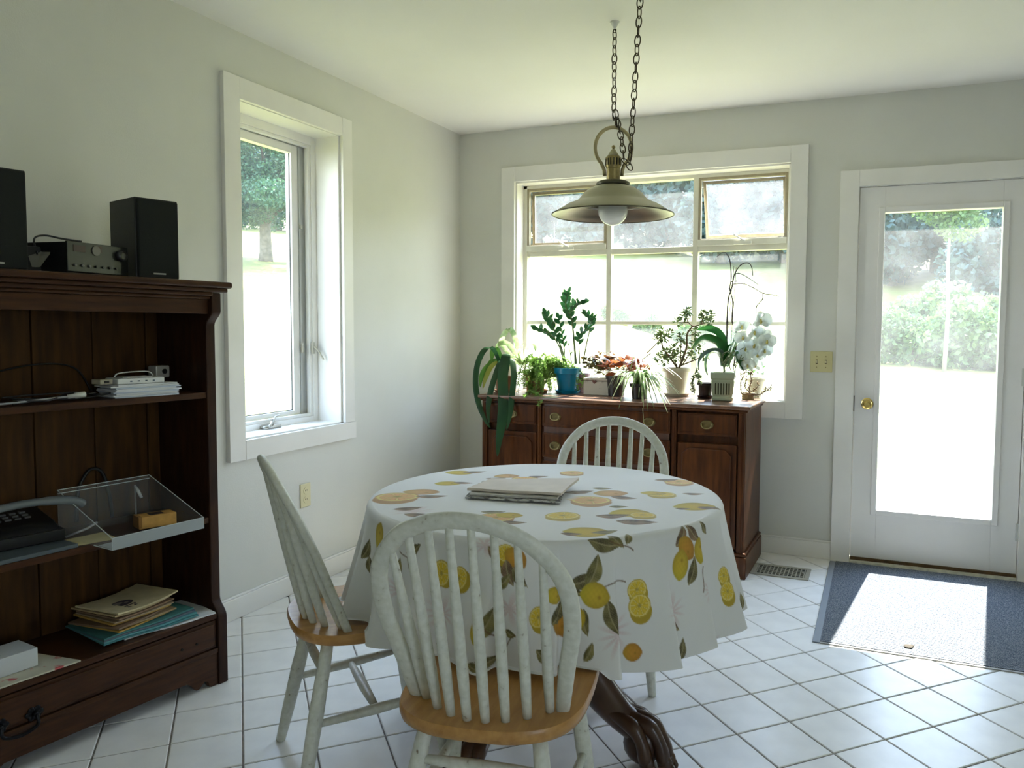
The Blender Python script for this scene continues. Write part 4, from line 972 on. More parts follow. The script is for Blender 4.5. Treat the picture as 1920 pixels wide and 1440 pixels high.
tcx = N.new('ShaderNodeTexCoord'); t.links.new(tcx.outputs['Object'], wv.inputs[0]); t.links.new(wv.outputs[0], bp.inputs['Height']); t.links.new(bp.outputs[0], b.inputs['Normal'])
me.materials.append(m)
o = bpy.data.objects.new('tablecloth', me); col.objects.link(o); o.location = TC
tag(o, 'white cloth printed with yellow lemons and leaves, draped over the round table', 'tablecloth')

# ------------------------------------------------------------------ chairs
SZ = .455
def make_chair(label):
    t = thing('dining_chair', label, 'chair', (0, 0, 0), 0, 'white hoop-back chairs round the table')
    o = cr([(0, -.212, 0), (.095, -.203, 0), (.172, -.160, 0), (.208, -.085, 0), (.216, .01, 0), (.214, .10, 0), (.205, .165, 0), (.165, .205, 0), (.08, .213, 0), (0, .213, 0)], 4)
    out = [(p.x, p.y) for p in o]; out = out+[(-x, y) for x, y in reversed(out[1:-1])]
    g = G(); n = len(out); vs = []; fs = []
    rings = [(.93, SZ-.034), (.985, SZ-.028), (1.0, SZ-.016), (1.0, SZ-.006), (.985, SZ), (.93, SZ), (.7, SZ-.004), (.35, SZ-.009)]
    for sc_, z in rings: vs += [(x*sc_, y*sc_, z) for x, y in out]
    for i in range(len(rings)-1):
        for j in range(n): fs.append((i*n+j, i*n+(j+1) % n, (i+1)*n+(j+1) % n, (i+1)*n+j))
    fs.append(tuple(range(n-1, -1, -1))); fs.append(tuple((len(rings)-1)*n+j for j in range(n)))
    g.add(vs, fs); sharp(g.build('seat', OAK, t, smooth=True), 50)
    hp = cr([(.168, -.080, SZ-.012), (.186, -.124, .56), (.207, -.170, .68), (.196, -.215, .785), (.140, -.252, .862), (.07, -.268, .898), (0, -.273, .908),
             (-.07, -.268, .898), (-.140, -.252, .862), (-.196, -.215, .785), (-.207, -.170, .68), (-.186, -.124, .56), (-.168, -.080, SZ-.012)], 6)
    G().tube(hp, [(.0185 if 6 < i < 66 else lerp(.015, .0185, min(i, 72-i)/6), .0115) for i in range(len(hp))], 10, ref=(1, 0, 0), sq=.75).build('hoop', WWHITE, t, smooth=True)
    for k in range(8):
        u = (k-3.5)/3.5
        fx, fy = .142*u, -.168+.078*u*u
        tx_ = .160*u
        # meeting point on the hoop
        best = min(hp[20:53], key=lambda p: abs(p.x-tx_)+(0 if p.z > .7 else 9)); top = Vector((tx_, best.y, best.z))
        a = Vector((fx, fy, SZ-.012)); pts = [a.lerp(top, q) for q in (0, .06, .25, .5, .75, 1)]
        G().tube(pts, [.009, .0105, .0125, .012, .0095, .008], 10).build('spindle', WWHITE, t, smooth=True)
    def leg(x, y, x2, y2):
        a, b = Vector((x, y, SZ-.02)), Vector((x2, y2, 0)); pts = [a.lerp(b, q) for q in (0, .15, .45, .75, .985, 1)]
        G().tube(pts, [.0155, .018, .021, .0185, .0145, .0135], 12).build('leg', WWHITE, t, smooth=True)
        return lambda z: a.lerp(b, (SZ-.02-z)/(SZ-.02))
    L = {}
    for sx in (-1, 1):
        L[sx, 0] = leg(sx*.125, -.125, sx*.195, -.215); L[sx, 1] = leg(sx*.150, .13, sx*.195, .195)
    def rung(a, b, r=.0135):
        pts = [a.lerp(b, q) for q in (0, .2, .5, .8, 1)]; G().tube(pts, [.009, .012, r+.0015, .012, .009], 10).build('stretcher', WWHITE, t, smooth=True)
    m_ = []
    for sx in (-1, 1):
        a, b = L[sx, 0](.205), L[sx, 1](.225); rung(a, b); m_.append(a.lerp(b, .5))
    rung(m_[0], m_[1]); rung(L[-1, 0](.34), L[1, 0](.34), .012)
    return t
def copy_tree(o, parent=None):
    c = o.copy(); col.objects.link(c); c.parent = parent
    for ch in o.children: copy_tree(ch, c)
    return c
c0 = None
for (x, y, fa, lab) in CH:
    c = make_chair(lab) if c0 is None else copy_tree(c0)
    c0 = c0 or c
    c.location = (x, y, 0); c.rotation_euler = (0, 0, math.radians(fa)); c['label'] = lab

# papers on the table
def TP(px, py, z): return P(px, py, z=z)
def sheet(name, corners, z, th, m, lab, cat, grp=None, bend=0):
    cs_ = [P(px, py, z=z) for px, py in corners]; c = sum(cs_, Vector())/4; n = 8
    vs = []; fs = []
    for i in range(n+1):
        for j in range(n+1):
            p = cs_[0].lerp(cs_[1], i/n).lerp(cs_[3].lerp(cs_[2], i/n), j/n)-c
            dz = bend*((i/n)**3)*(.3+.7*j/n)+.0008*math.sin(i*1.3+j)
            vs.append((p.x, p.y, dz)); 
    k = len(vs); vs += [(a, b, c_+th) for a, b, c_ in vs]
    for i in range(n):
        for j in range(n):
            a = i*(n+1)+j; fs += [(a, a+1, a+n+2, a+n+1), (k+a, k+a+n+1, k+a+n+2, k+a+1)]
    for i in range(n):
        a = i*(n+1); fs += [(a, a+n+1, k+a+n+1, k+a)]; b = a+n; fs += [(b, k+b, k+b+n+1, b+n+1)]
        a = i; fs += [(a, k+a, k+a+1, a+1)]; b = n*(n+1)+i; fs += [(b, b+1, k+b+1, k+b)]
    o = G().add(vs, fs).build(name, m, loc=(c.x, c.y, z)); return tag(o, lab, cat, grp)
zt = TZ+.0085
sheet('newspaper', [(872, 934), (1050, 944), (1062, 915), (898, 908)], zt, .004, mat('speckled_newsprint', (.45, .44, .42), .8, c2=(.10, .09, .08), vscale=70, thr=(.45, .6)), 'printed newspaper at the bottom of the pile on the lemon cloth', 'newspaper', 'papers on the table')
sheet('magazine', [(880, 929), (1045, 937), (1060, 912), (905, 905)], zt+.0055, .006, mat('grey_pages', (.46, .44, .40), .8, var=.15, vscale=60), 'grey-edged magazine in the middle of the pile on the lemon cloth', 'magazine', 'papers on the table')
sheet('brochure', [(876, 920), (1052, 930), (1086, 903), (922, 901)], zt+.0135, .008, mat('blush_cover', (.60, .53, .46), .7, var=.06, vscale=18), 'pale pinkish brochure with a lifted corner on top of the table pile', 'brochure', 'papers on the table', bend=.006)

# ------------------------------------------------------------------ pendant lamp on chains
hk = Vector((-1.05, 3.085, HC))
lamp = thing('pendant_lamp', 'cream and brass ship-style pendant lamp hanging on chains over the table', 'lamp', (hk.x, hk.y, 1.757))
ENAM = mat('cream_enamel', (.33, .31, .20), .32, var=.06, vscale=6)
STEEL = mat('brushed_inside', (.22, .20, .17), .3, .9, var=.25, vscale=7)
outer = [(.254, 0), (.250, .004), (.222, .020), (.190, .040), (.160, .051), (.148, .058), (.137, .070), (.124, .087), (.108, .100), (.088, .111), (.064, .119)]
g = G().lathe([(.254, .0)]+outer[1:], 56); n = 56
g2 = G(); vs = []; 
def shell(prof, th=0):
    g = G(); n = 56; vs = []; fs = []
    for r, z in prof:
        for j in range(n): vs.append((r*math.cos(2*PI*j/n), r*math.sin(2*PI*j/n), z))
    for i in range(len(prof)-1):
        for j in range(n): fs.append((i*n+j, i*n+(j+1) % n, (i+1)*n+(j+1) % n, (i+1)*n+j))
    return g.add(vs, fs)
shade = shell(outer).build('shade', ENAM, lamp, smooth=True)
shell([(.2535, .0)]+[(r-.003, z-.003) for r, z in outer[1:]]+[(.03, .115)]).build('shade_lining', STEEL, lamp, smooth=True)
shell([(.150, .046), (.152, .040), (.144, .039), (.142, .046)]).build('inner_ring', STEEL, lamp, smooth=True)
g = G(); g.tube([(.254*math.cos(2*PI*j/56), .254*math.sin(2*PI*j/56), .0) for j in range(57)], .0028, 6, cap=False); g.build('rim', mat('dark_rim', (.06, .05, .03), .4, .5), lamp, smooth=True)
G().lathe([(.060, .115), (.069, .119), (.072, .127), (.067, .134), (.058, .138), (.045, .140)], 32).build('collar', mat('blackened_brass', (.10, .095, .07), .35, .8), lamp, smooth=True)
sk = sharp(G().lathe([(.028, .138), (.028, .190), (.030, .192), (.030, .196), (.033, .200), (.033, .234), (.031, .238), (.024, .242), (.016, .256), (.010, .267), (.006, .270)], 28).build('socket_housing', OLDB, lamp, smooth=True))
g = G()
for k in range(16):
    a = 2*PI*k/16; g.cbox((0, .033, .216), (.004, .002, .028), Matrix.Rotation(a, 4, 'Z'))
tag(g.build('vent_slots', mat('slot_black', (.01, .01, .01), .8), sk), kind='stuff')
G().lathe([(.026, .241), (.018, .254), (.011, .266), (.006, .271)], 24).build('cap', mat('pale_brass_cap', (.42, .38, .25), .4, .5), sk, smooth=True)
G().ell((0, 0, .279), (.008, .008, .008), 14, 10).tube([(0, 0, .268), (0, 0, .278)], .004, 8).build('finial', OLDB, lamp, smooth=True)
RA = math.radians(22)
rc = Vector((0, 0, .262)); pts = []
for k in range(-52, 233, 5):
    a = math.radians(k); pts.append((.076*math.cos(a)*math.cos(RA), .076*math.cos(a)*math.sin(RA), .276+.084*math.sin(a)))
lo_ = [(.036*math.cos(RA), .036*math.sin(RA), .16), (.038*math.cos(RA), .038*math.sin(RA), .185)]
lo2 = [(-x, -y, z) for x, y, z in reversed(lo_)]
G().tube(lo_+pts+lo2, [(.0045, .0075)]*(len(pts)+4), 8, ref=(-math.sin(RA), math.cos(RA), 0)).build('hanging_ring', mat('ring_brass', (.40, .34, .20), .3, .85), lamp, smooth=True)
m = bpy.data.materials.new('opal_bulb'); m.use_nodes = True; b = m.node_tree.nodes['Principled BSDF']; b.inputs['Base Color'].default_value = (.80, .79, .74, 1); b.inputs['Roughness'].default_value = .12; b.inputs['Subsurface Weight'].default_value = .3; b.inputs['Subsurface Radius'].default_value = (.05, .05, .05)
G().ell((0, 0, .018), (.062, .062, .062), 36, 24).tube([(0, 0, .05), (0, 0, .075), (0, 0, .11)], [.045, .025, .022], 20).build('bulb', m, lamp, smooth=True)
CHB = mat('dark_bronze_chain', (.055, .038, .022), .4, .7)
link_me = None
def chain(pts, parent, pitch=.0325, name='chain'):
    global link_me
    base = parent.location; pts = [Vector(p) for p in pts]
    h = empty(name, (0, 0, 0)); h.parent = parent; h.location = pts[0]-base
    # resample
    L = [0]
    for a, b in zip(pts, pts[1:]): L.append(L[-1]+(b-a).length)
    n = int(L[-1]/pitch); k = 0
    for i in range(n):
        d = (i+.5)*pitch
        while k < len(L)-2 and L[k+1] < d: k += 1
        p = pts[k].lerp(pts[k+1], (d-L[k])/(L[k+1]-L[k])); tdir = (pts[k+1]-pts[k]).normalized()
        if link_me is None:
            ps = []
            for q in range(16):
                a = 2*PI*q/16; ps.append((.0115*math.cos(a), 0, .0215*math.sin(a)*(1 if abs(math.sin(a)) > 0 else 1)))
            g = G(); ring = ps+[ps[0]]; g.tube(ring, .0024, 6, cap=False, ref=(0, 1, 0)); lk = g.build('chain_link', CHB, h, smooth=True); link_me = lk.data
        else:
            lk = bpy.data.objects.new('chain_link', link_me); col.objects.link(lk); lk.parent = h
        lk.location = p-pts[0]
        qn = tdir.to_track_quat('Z', 'X'); lk.rotation_mode = 'QUATERNION'
        from mathutils import Quaternion
        lk.rotation_quaternion = qn @ Quaternion((0, 0, 1), math.radians(20+(90 if i % 2 else 0)+13*math.sin(i*1.7)))
top = hk+Vector((0, 0, -.035)); rt = hk.copy(); rt.z = 1.757+.362
chain([top, rt], lamp)
chain([hk+Vector((.006, .0, -.36)), hk+Vector((.012, .006, -.42)), Vector((hk.x+.014, hk.y+.004, rt.z+.03)), P(1166, 265, y=3.06), P(1170, 300, y=3.05), P(1180, 312, y=3.04), P(1184, 290, y=3.04), P(1182, 268, y=3.03)], lamp, .030)
h2 = P(1207, -105, z=HC)
chain([P(1181, 300, y=3.05), P(1185, 240, y=3.02), P(1192, 130, y=2.93), P(1200, 5, y=2.80), h2], lamp, .0335)
for c in (hk, h2):
    t = thing('ceiling_hook', 'small white ceiling hook holding the lamp chain' if c is hk else 'ceiling hook that carries the second swag of the lamp chain', 'hook', c)
    G().lathe([(.016, -.004), (.015, -.008), (.009, -.02), (.006, -.028), (.004, -.03)], 16).add([], []).build('base', CEIL, t, smooth=True)
    G().lathe([(.02, -.004), (.02, 0)], 16).build('plate', CEIL, t)
    G().tube(cr([(0, 0, -.026), (.006, 0, -.032), (.004, 0, -.042), (-.004, 0, -.042), (-.006, 0, -.036)], 4), .002, 6).build('hook', CHB, t, smooth=True)

# ------------------------------------------------------------------ floor and wall fittings
MATM = mat('blue_grey_ribbed_mat', (.06, .08, .115), .95, c2=(.30, .31, .33), vscale=260, vdet=2, bump=.5, bscale=300, thr=(.4, .65))
MX0, MX1, MY0, MY1 = -.222, 1.02, 3.252, 4.446
t = thing('door_mat', 'blue-grey ribbed door mat lying in front of the glass door', 'mat', (.40, 3.85, 0))
G().box(MX0+.03-.40, MY0-3.85+.012, .001, MX1-.40, MY1-3.85, .008).build('pile', MATM, t, bevel=.002)
g = G()
y = MY0+.03
while y < MY1-.01:
    g.box(MX0+.034-.40, y-3.85-.003, .008, MX1-.404, y-3.85+.003, .0090); y += .0135
tag(g.build('ribs', MATM, t), kind='stuff')
G().box(MX0-.40, MY0-3.85, .001, MX0+.03-.40, MY1-3.85, .006).build('side_border', mat('grey_vinyl_border', (.22, .24, .27), .5), t, bevel=.002)
G().box(MX0+.03-.40, MY0-3.85, .001, MX1-.40, MY0-3.85+.012, .005).build('front_border', mat('pale_border', (.36, .35, .34), .6), t, bevel=.001)
tag(G().ell((0, 0, .003), (.018, .022, .004), 12, 6).ell((.012, .012, .003), (.010, .012, .003), 8, 5).build('dirt_clump', mat('dry_soil', (.06, .05, .04), 1), loc=(.143, 3.335, .0085), smooth=True), 'dark clump of dirt on the front edge of the door mat', 'dirt')
t = thing('floor_register', 'beige metal floor vent between sideboard and door mat', 'vent', (-.452, 4.155, 0))
RG = mat('beige_register', (.42, .40, .33), .4, .3)
g = G().box(-.148, -.10, 0, .148, -.072, .005).box(-.148, .072, 0, .148, .10, .005).box(-.148, -.072, 0, -.125, .072, .005).box(.125, -.072, 0, .148, .072, .005)
g.build('frame', RG, t, bevel=.002)
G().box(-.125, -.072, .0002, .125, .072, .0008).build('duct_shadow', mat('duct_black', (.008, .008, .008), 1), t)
for k in range(13):
    x = -.120+.020*k
    o = G().box(x-.0028, -.072, .001, x+.0028, .072, .004).build('slat', RG, t)
g = G()
for k in range(5): y = -.048+.024*k; g.box(-.125, y-.0032, .0012, .125, y+.0032, .0042)
g.build('cross_bars', RG, t)
G().cbox((.112, -.0, .007), (.008, .02, .008)).build('lever', RG, t)
t = thing('outlet', 'ivory double wall outlet behind the side-on chair', 'outlet', (LX, 2.986, .457))
G().box(0, -.036, -.058, .006, .036, .058).build('cover_plate', IVORY, t, bevel=.003)
for z in (-.022, .022):
    f_ = G().lathe([(.0165, 0), (.0165, .0025)], 20, Matrix.Translation((.006, 0, z)) @ Matrix.Rotation(PI/2, 4, 'Y')).build('socket', IVORY, t)
    G().cbox((.0087, -.006, z+.003), (.0006, .002, .008)).cbox((.0087, .006, z+.003), (.0006, .002, .008)).build('slots', BLACKP, f_)
t = thing('light_switch', 'ivory double toggle switch plate between the wide window and door', 'switch', (-.298, D, 1.106))
G().box(-.059, -.006, -.058, .059, 0, .058).build('cover_plate', mat('ivory_switch', (.62, .56, .30), .4), t, bevel=.003)
for x in (-.024, .024):
    G().box(x-.005, -.0068, -.012, x+.005, -.0055, .012).build('toggle_slot', mat('slot_brown', (.12, .09, .03), .6), t)
    G().prism([(-.008, -.0), (.008, .004), (.006, .018), (-.002, .016)], x-.004, x+.004, Matrix(((0, 0, 1, 0), (0, -1, 0, -.005), (1, 0, 0, 0), (0, 0, 0, 1)))).build('toggle', IVORY, t)
    for z in (-.03, .03): G().lathe([(.003, 0), (.0025, .001)], 10, Matrix.Translation((x, -.006, z)) @ Matrix.Rotation(PI/2, 4, 'X')).build('screw', OLDB, t)

# ------------------------------------------------------------------ plants on the sideboard
ZT = .893
def GL(name, c, c2, tr=.3, rough=.4): return mat(name, c, rough, c2=c2, vscale=9, trans=tr)
LDK = GL('dark_strap_leaf', (.008, .038, .012), (.018, .070, .022), .15, .28)
LMD = GL('mid_green_leaf', (.06, .18, .03), (.14, .30, .05), .45)
LYL = GL('yellow_green_leaf', (.30, .34, .05), (.42, .42, .10), .5)
LVR = mat('cream_edged_leaf', (.20, .32, .12), .4, stretch=(1, 1, 1), c2=(.50, .58, .34), vscale=40, trans=.45)
LFN = GL('fern_needles', (.12, .24, .04), (.26, .42, .09), .5)
LZZ = GL('glossy_zz_leaf', (.015, .075, .02), (.035, .13, .04), .15, .18)
LZS = GL('zz_stem_green', (.08, .14, .04), (.16, .20, .08), .1)
LSP = mat('spider_leaf', (.16, .30, .10), .4, c2=(.58, .66, .40), vscale=30, trans=.4, thr=(.4, .6))
LJD = GL('jade_leaf', (.10, .19, .05), (.26, .33, .12), .35)
LCO = GL('coleus_leaf', (.07, .12, .02), (.22, .05, .03), .25)
LBG = GL('begonia_bronze_leaf', (.20, .055, .02), (.38, .12, .03), .4)
LOR = GL('orchid_leaf', (.010, .065, .012), (.03, .13, .025), .22, .28)
WST = mat('woody_stem', (.11, .07, .04), .8, c2=(.20, .13, .08), vscale=40)
TERR = mat('terracotta', (.34, .15, .08), .8, var=.15, vscale=20)
def pl(pts, s, ox, oy, y, yl=None):
    n = len(pts); return [P(ox+a*s, oy+b*s, y=(y if yl is None else lerp(y, yl, i/(n-1)))) for i, (a, b) in enumerate(pts)]
def pot(t, m, rt, rb_, h, rim=.018, sides=32, saucer=None, z0=0, soil=True):
    prof = [(rb_, z0), (lerp(rb_, rt-.006, .8), z0+h-rim), (rt, z0+h-rim+.001), (rt+.001, z0+h), (rt-.007, z0+h), (rt-.009, z0+h-.014), (.002, z0+h-.014)]
    sharp(G().lathe(prof, sides).build('pot', m, t, smooth=True), 35)
    if soil: G().lathe([(rt-.010, z0+h-.013), (rt*.5, z0+h-.009), (.002, z0+h-.006)], 20).build('soil', SOIL, t)
    if saucer: sharp(G().lathe([(saucer*.86, 0), (saucer, .016), (saucer+.001, .018), (saucer-.005, .018), (saucer-.009, .006), (.002, .006)], sides).build('saucer', m, t, smooth=True), 35)
def leaf(t, pts, hw, m, shape='strap', side=None, fold=.2, n=4, name='leaf', end=None):
    """one leaf as a part; pts in world"""
    sp = cr(pts, n); k = len(sp); w_ = []
    for i in range(k):
        q = i/(k-1)
        if shape == 'strap': v = min(1, .55+q*1.6)*min(1, ((1-q)/.28))**.7
        elif shape == 'thin': v = (1-q)**.6
        else: v = math.sin(PI*min(1, max(0.02, q)**.8))**.8
        w_.append(max(.0006, hw*v))
    sp = [p-t.location for p in sp]
    return G().blade(sp, w_, side, fold).build(name, m, t, smooth=True)
K3, K6, K4, K5, K7 = (.1805, 880, 600), (.2778, 880, 460), (1/6, 1140, 560), (.1527, 1290, 560), (.2361, 1140, 460)

# big dark strap leaf plant
t = thing('strap_leaf_plant', 'potted plant with long dark strap leaves hanging down the left end of the sideboard', 'plant', (-2.085, 4.14, ZT))
pot(t, TERR, .062, .045, .10, saucer=.06)
FR_ = (0, -1, 0)
for pts, y0, y1, hw, m in [
    ([(330, 480), (250, 300), (170, 298), (108, 390), (72, 520), (66, 690), (100, 880), (165, 1040), (222, 1125)], 4.12, 3.90, .017, LDK),
    ([(380, 500), (385, 350), (365, 450), (345, 600), (352, 800), (345, 1000), (310, 1230), (290, 1420)], 4.10, 3.86, .031, LDK),
    ([(380, 500), (430, 400), (455, 480), (462, 600), (440, 800), (425, 980), (385, 1150)], 4.12, 3.88, .017, LDK),
    ([(360, 500), (330, 420), (275, 560), (225, 720), (195, 900), (205, 1080)], 4.12, 3.89, .017, LDK),
    ([(350, 480), (310, 430), (230, 480), (170, 600), (140, 715)], 4.13, 4.02, .014, LYL),
    ([(340, 500), (260, 430), (170, 500), (125, 590), (112, 700)], 4.15, 4.03, .016, LMD),
    ([(350, 470), (300, 330), (260, 290), (240, 350), (230, 430)], 4.16, 4.10, .018, LMD),
    ([(350, 480), (280, 400), (230, 430), (190, 520), (150, 640)], 4.16, 4.05, .018, LMD)]:
    leaf(t, pl(pts, *K3, y0, y1), hw, m, side=(1, .35, 0), fold=.2)
# cream-edged rosette behind it
t = thing('variegated_plant', 'arching cream-edged rosette plant behind the dark strap leaves', 'plant', (-1.97, 4.31, ZT))
pot(t, TERR, .058, .042, .11)
for pts, hw in [([(540, 460), (500, 260), (440, 110), (400, 95), (370, 180)], .016), ([(540, 460), (430, 270), (330, 240), (265, 300)], .015), ([(550, 460), (600, 290), (670, 240), (690, 330)], .013),
    ([(540, 460), (480, 395), (425, 400)], .012), ([(560, 460), (620, 380), (690, 405), (710, 450)], .012), ([(530, 470), (340, 250), (385, 100), (430, 120)], .017), ([(560, 460), (640, 420), (640, 500)], .010), ([(550, 460), (520, 330), (560, 240)], .012), ([(540, 460), (440, 420), (390, 520)], .012)]:
    leaf(t, pl(pts, *K3, 4.31, 4.24), hw, LVR, side=(1, .6, .2), fold=.3)
# asparagus fern
t = thing('asparagus_fern', 'feathery bright green asparagus fern between the strap leaves and blue pot', 'plant', (-1.90, 4.22, ZT))
pot(t, mat('dull_tan_pot', (.28, .17, .08), .7), .048, .036, .075, saucer=.062)
rr = random.Random(21); gs = G(); gn = G()
def needles(gn, sp, dens, ln, r):
    for i in range(len(sp)-1):
        for k in range(dens):
            p = sp[i].lerp(sp[i+1], r.random()); d = Vector((r.uniform(-1, 1), r.uniform(-1, 1), r.uniform(-.7, 1))).normalized()
            q = p+d*ln*r.uniform(.5, 1.2); s = d.cross(Vector((0, 1, 0))).normalized()*.0016
            gn.add([p-s, p+s, q+s*.6, q-s*.6], [(0, 1, 2, 3)])
base = Vector((-1.90, 4.22, ZT+.07))
for k in range(95):
    a = rr.uniform(0, 2*PI); L_ = rr.uniform(.08, .24); up = rr.uniform(.02, .15)
    dx = math.cos(a)*L_*1.0+.05; dy = math.sin(a)*L_*.5
    if base.x+dx > -1.80 and dy < .03: dy = rr.uniform(.04, .12)
    pts = cr([base, base+Vector((dx*.35, dy*.35, up)), base+Vector((dx*.8, dy*.8, up*.9)), base+Vector((dx*1.05, dy*1.05, up*.1-rr.uniform(0, .09)))], 4)
    gs.tube([p-t.location for p in pts], .0009, 4); needles(gn, [p-t.location for p in pts], 11, .017, rr)
for pts in ([(620, 650), (640, 740), (700, 780), (720, 900)], [(600, 650), (620, 730), (590, 780), (575, 800)], [(640, 660), (680, 740), (740, 790), (750, 850)], [(700, 500), (735, 560), (745, 700)], [(760, 420), (800, 520), (795, 660)]):
    q = cr(pl(pts, *K3, 4.20, 3.93 if pts[-1][1] > 780 else 4.17), 5); q = [p-t.location for p in q]; gs.tube(q, .001, 4); needles(gn, q, 12, .016, rr)
tag(gs.build('stems', LZS, t), kind='stuff'); tag(gn.build('foliage', LFN, t), kind='stuff')
# ZZ plant in the blue pot
BLUE = mat('turquoise_glaze', (.0, .19, .34), .3, var=.06, vscale=6)
zp = P(1064, 737, z=ZT)
t = thing('zz_plant', 'tall glossy dark-leaved plant in a turquoise blue pot and saucer', 'plant', (zp.x, zp.y, ZT))
pot(t, BLUE, .083, .055, .145, rim=.034, saucer=.077, z0=.008)
zz_me = None
def frond(t, pts, y, L_, hw, m, n, stem_r=.005, y1=None, seed=0, flip=1):
    r = random.Random(seed); sp = cr(pl(pts, *K6, y, y1), 6); sp = [p-t.location for p in sp]; k = len(sp)
    G().tube(sp, [lerp(stem_r, stem_r*.35, i/(k-1)) for i in range(k)], 8).build('stem', LZS, t, smooth=True)
    for i in range(n):
        q = .38+.62*i/(n-1) if n > 1 else 1; f = q*(k-1); a = int(min(f, k-2)); p = sp[a].lerp(sp[a+1], f-a); d = (sp[a+1]-sp[a]).normalized()
        sd = (-1 if i % 2 else 1); sv = Vector((sd*1.0, r.uniform(-.7, .5), 0)).normalized()
        dr_ = (d*.8+sv*(.75 if i < n-1 else .1)+Vector((0, 0, .1))).normalized(); l = L_*(1-.35*abs(q-.6))*r.uniform(.85, 1.15)
        nrm = Vector((r.uniform(-.4, .4), -1, r.uniform(-.2, .7)))
        sidev = dr_.cross(nrm).normalized()
        pts_ = [p, p+dr_*l*.35+Vector((0, 0, .003)), p+dr_*l*.7, p+dr_*l]
        leaf(t, [x+t.location for x in pts_], hw*r.uniform(.85, 1.1), m, 'oval', side=sidev, fold=.18, n=3)
y = zp.y
frond(t, [(655, 800), (620, 690), (580, 590), (545, 520), (515, 465)], y, .050, .014, LZZ, 13, .006, y+.02, 1)
frond(t, [(640, 800), (610, 690), (570, 625), (520, 590), (455, 565)], y, .046, .013, LZZ, 11, .005, y-.03, 2)
frond(t, [(640, 790), (640, 700), (625, 600), (600, 490)], y+.02, .046, .013, LZZ, 10, .005, y+.04, 8)
frond(t, [(720, 800), (706, 640), (690, 500), (650, 410), (665, 330)], y, .050, .014, LZZ, 17, .007, y-.01, 3)
frond(t, [(715, 800), (705, 600), (685, 470), (715, 405), (770, 385)], y+.02, .046, .014, LZZ, 13, .005, y, 4)
frond(t, [(765, 800), (795, 650), (820, 540), (825, 500), (790, 465)], y+.01, .045, .012, LZZ, 13, .004, y+.02, 5)
frond(t, [(745, 800), (740, 680), (745, 610), (800, 560)], y-.02, .044, .013, LZZ, 9, .004, y-.03, 6)
frond(t, [(690, 800), (680, 720), (672, 680)], y, .03, .004, LZZ, 2, .003, y, 7)
# coleus in the mauve pot
t = thing('coleus', 'small-leaved green and red plant in a mauve pot behind the marbled box', 'plant', (-1.68, 4.36, ZT))
pot(t, mat('mauve_pot', (.26, .16, .20), .6), .058, .042, .115)
def bush(t, c, rad, n, L_, hw, m, seed, nm='leaf', stems=True, name_stuff=None):
    r = random.Random(seed); gS = G()
    lm = []
    for k in range(3):
        g = G(); pts = [Vector((0, 0, 0)), Vector((.35*L_, 0, .08*L_)), Vector((.7*L_, 0, .04*L_)), Vector((L_, 0, -.12*L_))]; sp = cr(pts, 3); kk = len(sp)
        g.blade(sp, [max(.0006, hw*math.sin(PI*max(.03, min(.98, (i/(kk-1))**.8)))) for i in range(kk)], (0, 1, 0), .2); lm.append(g)
    first = [None]*3; big = G()
    for k in range(n):
        d = Vector((r.gauss(0, 1), r.gauss(0, 1), r.gauss(.2, 1))).normalized(); p = Vector((c[0]+d.x*rad[0]*r.uniform(.4, 1), c[1]+d.y*rad[1]*r.uniform(.4, 1), c[2]+d.z*rad[2]*r.uniform(.3, 1)))
        e = Euler((r.uniform(-.7, .7), r.uniform(-.6, .7), math.atan2(d.y, d.x)+r.uniform(-.8, .8))); s = r.uniform(.7, 1.2)
        if stems and k % 3 == 0: gS.tube([Vector((c[0]*.4, c[1]*.4, c[2]-rad[2]-.02)), Vector((c[0], c[1], c[2]-.5*rad[2])), p], [.002, .0017, .001], 5)
        i = k % 3
        if name_stuff:
            big.add(lm[i].v, lm[i].f, Matrix.Translation(p) @ e.to_matrix().to_4x4() @ Matrix.Scale(s, 4)); continue
        if first[i] is None: o = lm[i].build(nm, m, t, smooth=True); first[i] = o.data
        else: o = bpy.data.objects.new(nm, first[i]); col.objects.link(o); o.parent = t
        o.location = p; o.rotation_euler = e; o.scale = (s, s, s)
    if name_stuff: tag(big.build(name_stuff, m, t, smooth=True), kind='stuff')
    if stems: gS.build('stems', WST, t)
bush(t, (.155, -.03, .185), (.125, .05, .075), 230, .034, .013, LCO, 3, name_stuff='foliage')
# marbled box
bp_ = P(1118, 741, z=ZT)
t = thing('marbled_box', 'small cream marbled box with a dark heart beside the blue pot', 'box', (bp_.x, bp_.y, ZT), math.radians(4))
MARB = mat('cream_marble', (.50, .46, .38), .5, c2=(.16, .12, .09), vscale=16, vdet=8, thr=(.56, .64))
G().box(-.078, 0, 0, .078, .07, .082).build('body', MARB, t, bevel=.003)
G().box(-.080, -.002, .084, .080, .072, .100).build('lid', MARB, t, bevel=.005)
g = G().prism([(0, -.012), (.012, .0), (.014, .007), (.009, .011), (.003, .009), (0, .005), (-.003, .009), (-.009, .011), (-.014, .007), (-.012, 0)], .001, .004, Matrix.Translation((-.012, .0, .078)) @ Matrix.Rotation(PI/2, 4, 'X'))
g.build('heart', mat('dark_red_heart', (.10, .03, .02), .5), t)
# begonia
bp_ = P(1168, 738, z=ZT)
t = thing('begonia', 'bronze-leaved begonia in a dark pot right of the marbled box', 'plant', (-1.415, 4.25, ZT))
pot(t, mat('near_black_pot', (.018, .014, .012), .4), .062, .046, .115)
bush(t, (.05, -.01, .18), (.12, .05, .06), 46, .066, .024, LBG, 7)
G().tube([(-.02, 0, .1), (.1, 0, .17), (.2, .02, .25)], .0025, 6).build('stem', WST, t)
